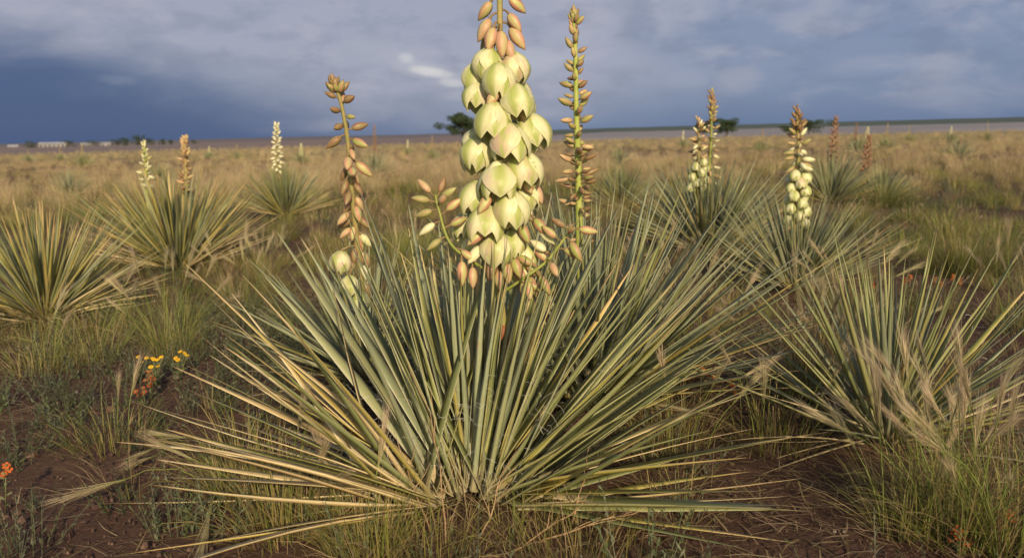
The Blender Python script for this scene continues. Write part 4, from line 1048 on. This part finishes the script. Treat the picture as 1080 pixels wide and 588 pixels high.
# dry twigs at the foot of the big yucca
def twig(px, py, h, lean, label, seed, kind='brown'):
    q = random.Random(seed); p = gp(px, py); root = ob('dry_twig', None, None, Matrix.Translation(p), label, 'twig', 'dry twigs round the big yucca')
    def br(p0, d, L, r_, lev):
        pts = [p0]; 
        for k in range(5):
            d = (d + Vector((q.uniform(-.22, .22), q.uniform(-.22, .22), q.uniform(-.1, .15)))).normalized(); pts.append(pts[-1] + d * L / 5)
        g = G(); v, f, uv = tube(pts, [r_ * (1 - .13 * k) for k in range(6)], 5); g.add(v, f, uv)
        ob('stem' if lev == 0 else 'branch', g.mesh('twig', TWIG), root)
        if lev < 1:
            for k in (2, 3, 4, 5): br(pts[k], (d + Vector((q.uniform(-1, 1), q.uniform(-1, 1), q.uniform(-.2, .6)))).normalized(), L * .4, r_ * .5, lev + 1)
    br(Vector((0, 0, -.005)), Vector(lean).normalized(), h * .8, .0020, 0)
TWIG = simple('dry_twig', (.42, .29, .16), (.33, .19, .09), 60, .8)
twig(470, 575, .30, (.18, -.1, 1), 'dry brown twig standing before the leaf bases', 1)
twig(455, 560, .18, (-.4, -.1, .8), 'short dry twig leaning towards the dry leaves', 2)
twig(505, 565, .16, (.4, -.2, .7), 'short dry twig leaning away from the dry leaves', 3)
twig(560, 570, .22, (.8, -.1, .35), 'low dry twig under the flat leaves', 4)
twig(520, 585, .16, (1, -.1, .25), 'long dry twig lying almost flat on the litter', 5)
twig(600, 560, .16, (.2, -.1, 1), 'thin upright dry twig among grass shoots', 6)

# ---------------------------------------------------------------- far trees and buildings
BARK = simple('bark', (.10, .075, .055), (.14, .11, .08), 4, .9)
def tree(px, py_base, dist, hgt, wid, label, seed, trunk=.25, group='dark trees on the plain', name='tree', dens=5200, zb=None):
    q = np.random.default_rng(seed); d = ray(px, py_base); s = dist / math.hypot(d.x, d.y)
    x_, y_ = d.x * s, d.y * s; z0 = -.3 if zb is None else zb
    root = ob(name, None, None, Matrix.Translation((x_, y_, z0)), label, 'tree' if name == 'tree' else 'bush', group)
    g = G(); v, f, uv = tube([(0, 0, -.6), (.05 * wid, 0, hgt * .3), (0, 0, hgt * .62)], [.05 * hgt, .035 * hgt, .015 * hgt], 7); g.add(v, f, uv)
    nl = 6; cl = []
    for k in range(nl):
        a = k * 2.4; tip = Vector((math.sin(a) * wid * .32, math.cos(a) * wid * .32, hgt * (.55 + .3 * ((k * .37) % 1)))); cl.append(tip)
        v, f, uv = tube([(0, 0, hgt * (.2 + .05 * k)), tip * .6 + Vector((0, 0, hgt * .15)), tip], [.02 * hgt, .014 * hgt, .006 * hgt], 5); g.add(v, f, uv)
    ob('trunk', g.mesh('trunk', BARK), root)
    cen = [np.array(c_) for c_ in cl] + [np.array([q.normal(0, wid * .24), q.normal(0, wid * .24), hgt * q.uniform(trunk + .12, .86)]) for _ in range(24)]
    v = []; f = []; c = []
    for i in range(dens):
        ce = cen[q.integers(len(cen))]; u_ = q.normal(0, 1, 3); u_ /= np.linalg.norm(u_); p = ce + u_ * np.array([wid * .17, wid * .17, hgt * .12]) * q.random() ** .4
        p[2] = max(p[2], hgt * trunk * .8)
        s_ = hgt * q.uniform(.02, .045); a_, b_ = q.normal(0, 1, 3), q.normal(0, 1, 3); a_ *= s_ / np.linalg.norm(a_); b_ *= s_ / np.linalg.norm(b_); b0 = len(v)
        v += [p - a_, p - b_ * .6, p + a_, p + b_ * .6]; f.append((b0, b0 + 1, b0 + 2, b0 + 3)); cc_ = np.array([.045, .068, .030]) * q.uniform(.6, 1.5); c += [cc_] * 4
    ob('crown', mesh('crown', v, f, TREELEAF, None, c, False), root)
tree(489, 149, 240, 8.4, 9.6, 'dark broad tree standing behind the cream flowers', 1, .0)
tree(766, 138, 300, 6.2, 10.0, 'dark round tree beside the slim twin spike tip', 2, -.05)
tree(741, 138, 330, 4.8, 5.2, 'small dark tree behind the twin spikes', 12, .06)
tree(853, 137, 320, 5.4, 11.0, 'dark low tree behind the cream flowered short spike', 3, -.05)
tree(830, 137, 340, 3.0, 5.0, 'smallest dark shrubby tree near the cream flowered short spike', 13, .06)
for i, (a, h, w_) in enumerate(((34, 4.5, 9), (73, 4.2, 9), (98, 4.0, 11), (124, 4.2, 9), (133, 5.0, 6), (147, 6.5, 9), (158, 4.5, 7), (172, 3.8, 5), (181, 3.2, 4), (205, 3.0, 6))):
    tree(a, 158, 780, h * 1.7, w_ * 1.15, 'dark bush by the far white sheds', 20 + i, .02, 'bushes by the far sheds', 'bush', 1400, 0.0)
WHITE = simple('white_paint_wall', (.28, .265, .25), (.23, .22, .21), .5, .7, bstr=0)
ROOFM = simple('pale_metal_roof', (.36, .35, .35), (.30, .30, .31), .5, .5, bstr=0)
DOORM = simple('dark_opening', (.05, .05, .055), (.07, .07, .07), .5, .6, bstr=0)
def box(a, b):
    (x0, y0, z0), (x1, y1, z1) = a, b
    return [(x0, y0, z0), (x1, y0, z0), (x1, y1, z0), (x0, y1, z0), (x0, y0, z1), (x1, y0, z1), (x1, y1, z1), (x0, y1, z1)], [(3, 2, 1, 0), (4, 5, 6, 7), (0, 1, 5, 4), (1, 2, 6, 5), (2, 3, 7, 6), (3, 0, 4, 7)]
def shed(px, dist, w_, dep, h, label, group='white sheds far off'):
    d = ray(px, 157); s = dist / math.hypot(d.x, d.y); x_, y_ = d.x * s, d.y * s
    root = ob('shed', None, None, Matrix.Translation((x_, y_, .9)), label, 'shed', group); root.rotation_euler.z = -math.atan2(x_, y_)
    g = G(); v, f = box((-w_ / 2, 0, -1.5), (w_ / 2, dep, h)); g.add(v, f); ob('wall', g.mesh('wall', WHITE, False), root)
    g = G(); e = .25; v = [(-w_ / 2 - e, -e, h - .1), (w_ / 2 + e, -e, h - .1), (w_ / 2 + e, dep + e, h - .1), (-w_ / 2 - e, dep + e, h - .1), (-w_ / 2 - e, dep / 2, h + 1.5), (w_ / 2 + e, dep / 2, h + 1.5)]
    f = [(0, 1, 5, 4), (2, 3, 4, 5), (1, 2, 5), (3, 0, 4), (3, 2, 1, 0)]; g.add(v, f); ob('roof', g.mesh('roof', ROOFM, False), root)
    for k in range(max(1, int(w_ // 4))):
        cx = -w_ / 2 + (k + .5) * w_ / max(1, int(w_ // 4)); g = G(); v, f = box((cx - .7, -.06, .2), (cx + .7, .05, h - .5)); g.add(v, f); ob('door' if k == 0 else 'window', g.mesh('opening', DOORM, False), root)
for i in range(7): shed(43.5 + i * 4.6, 850, 3.6, 12, 3.2, 'small white shed in a close row on the horizon')
shed(92, 870, 10, 8, 2.0, 'long white shed between dark bushes on the horizon'); shed(112, 880, 9, 8, 2.2, 'long white shed with bushes at one end only on the horizon'); shed(14, 1000, 9, 8, 2.2, 'lone white shed at the end of the brown plain')
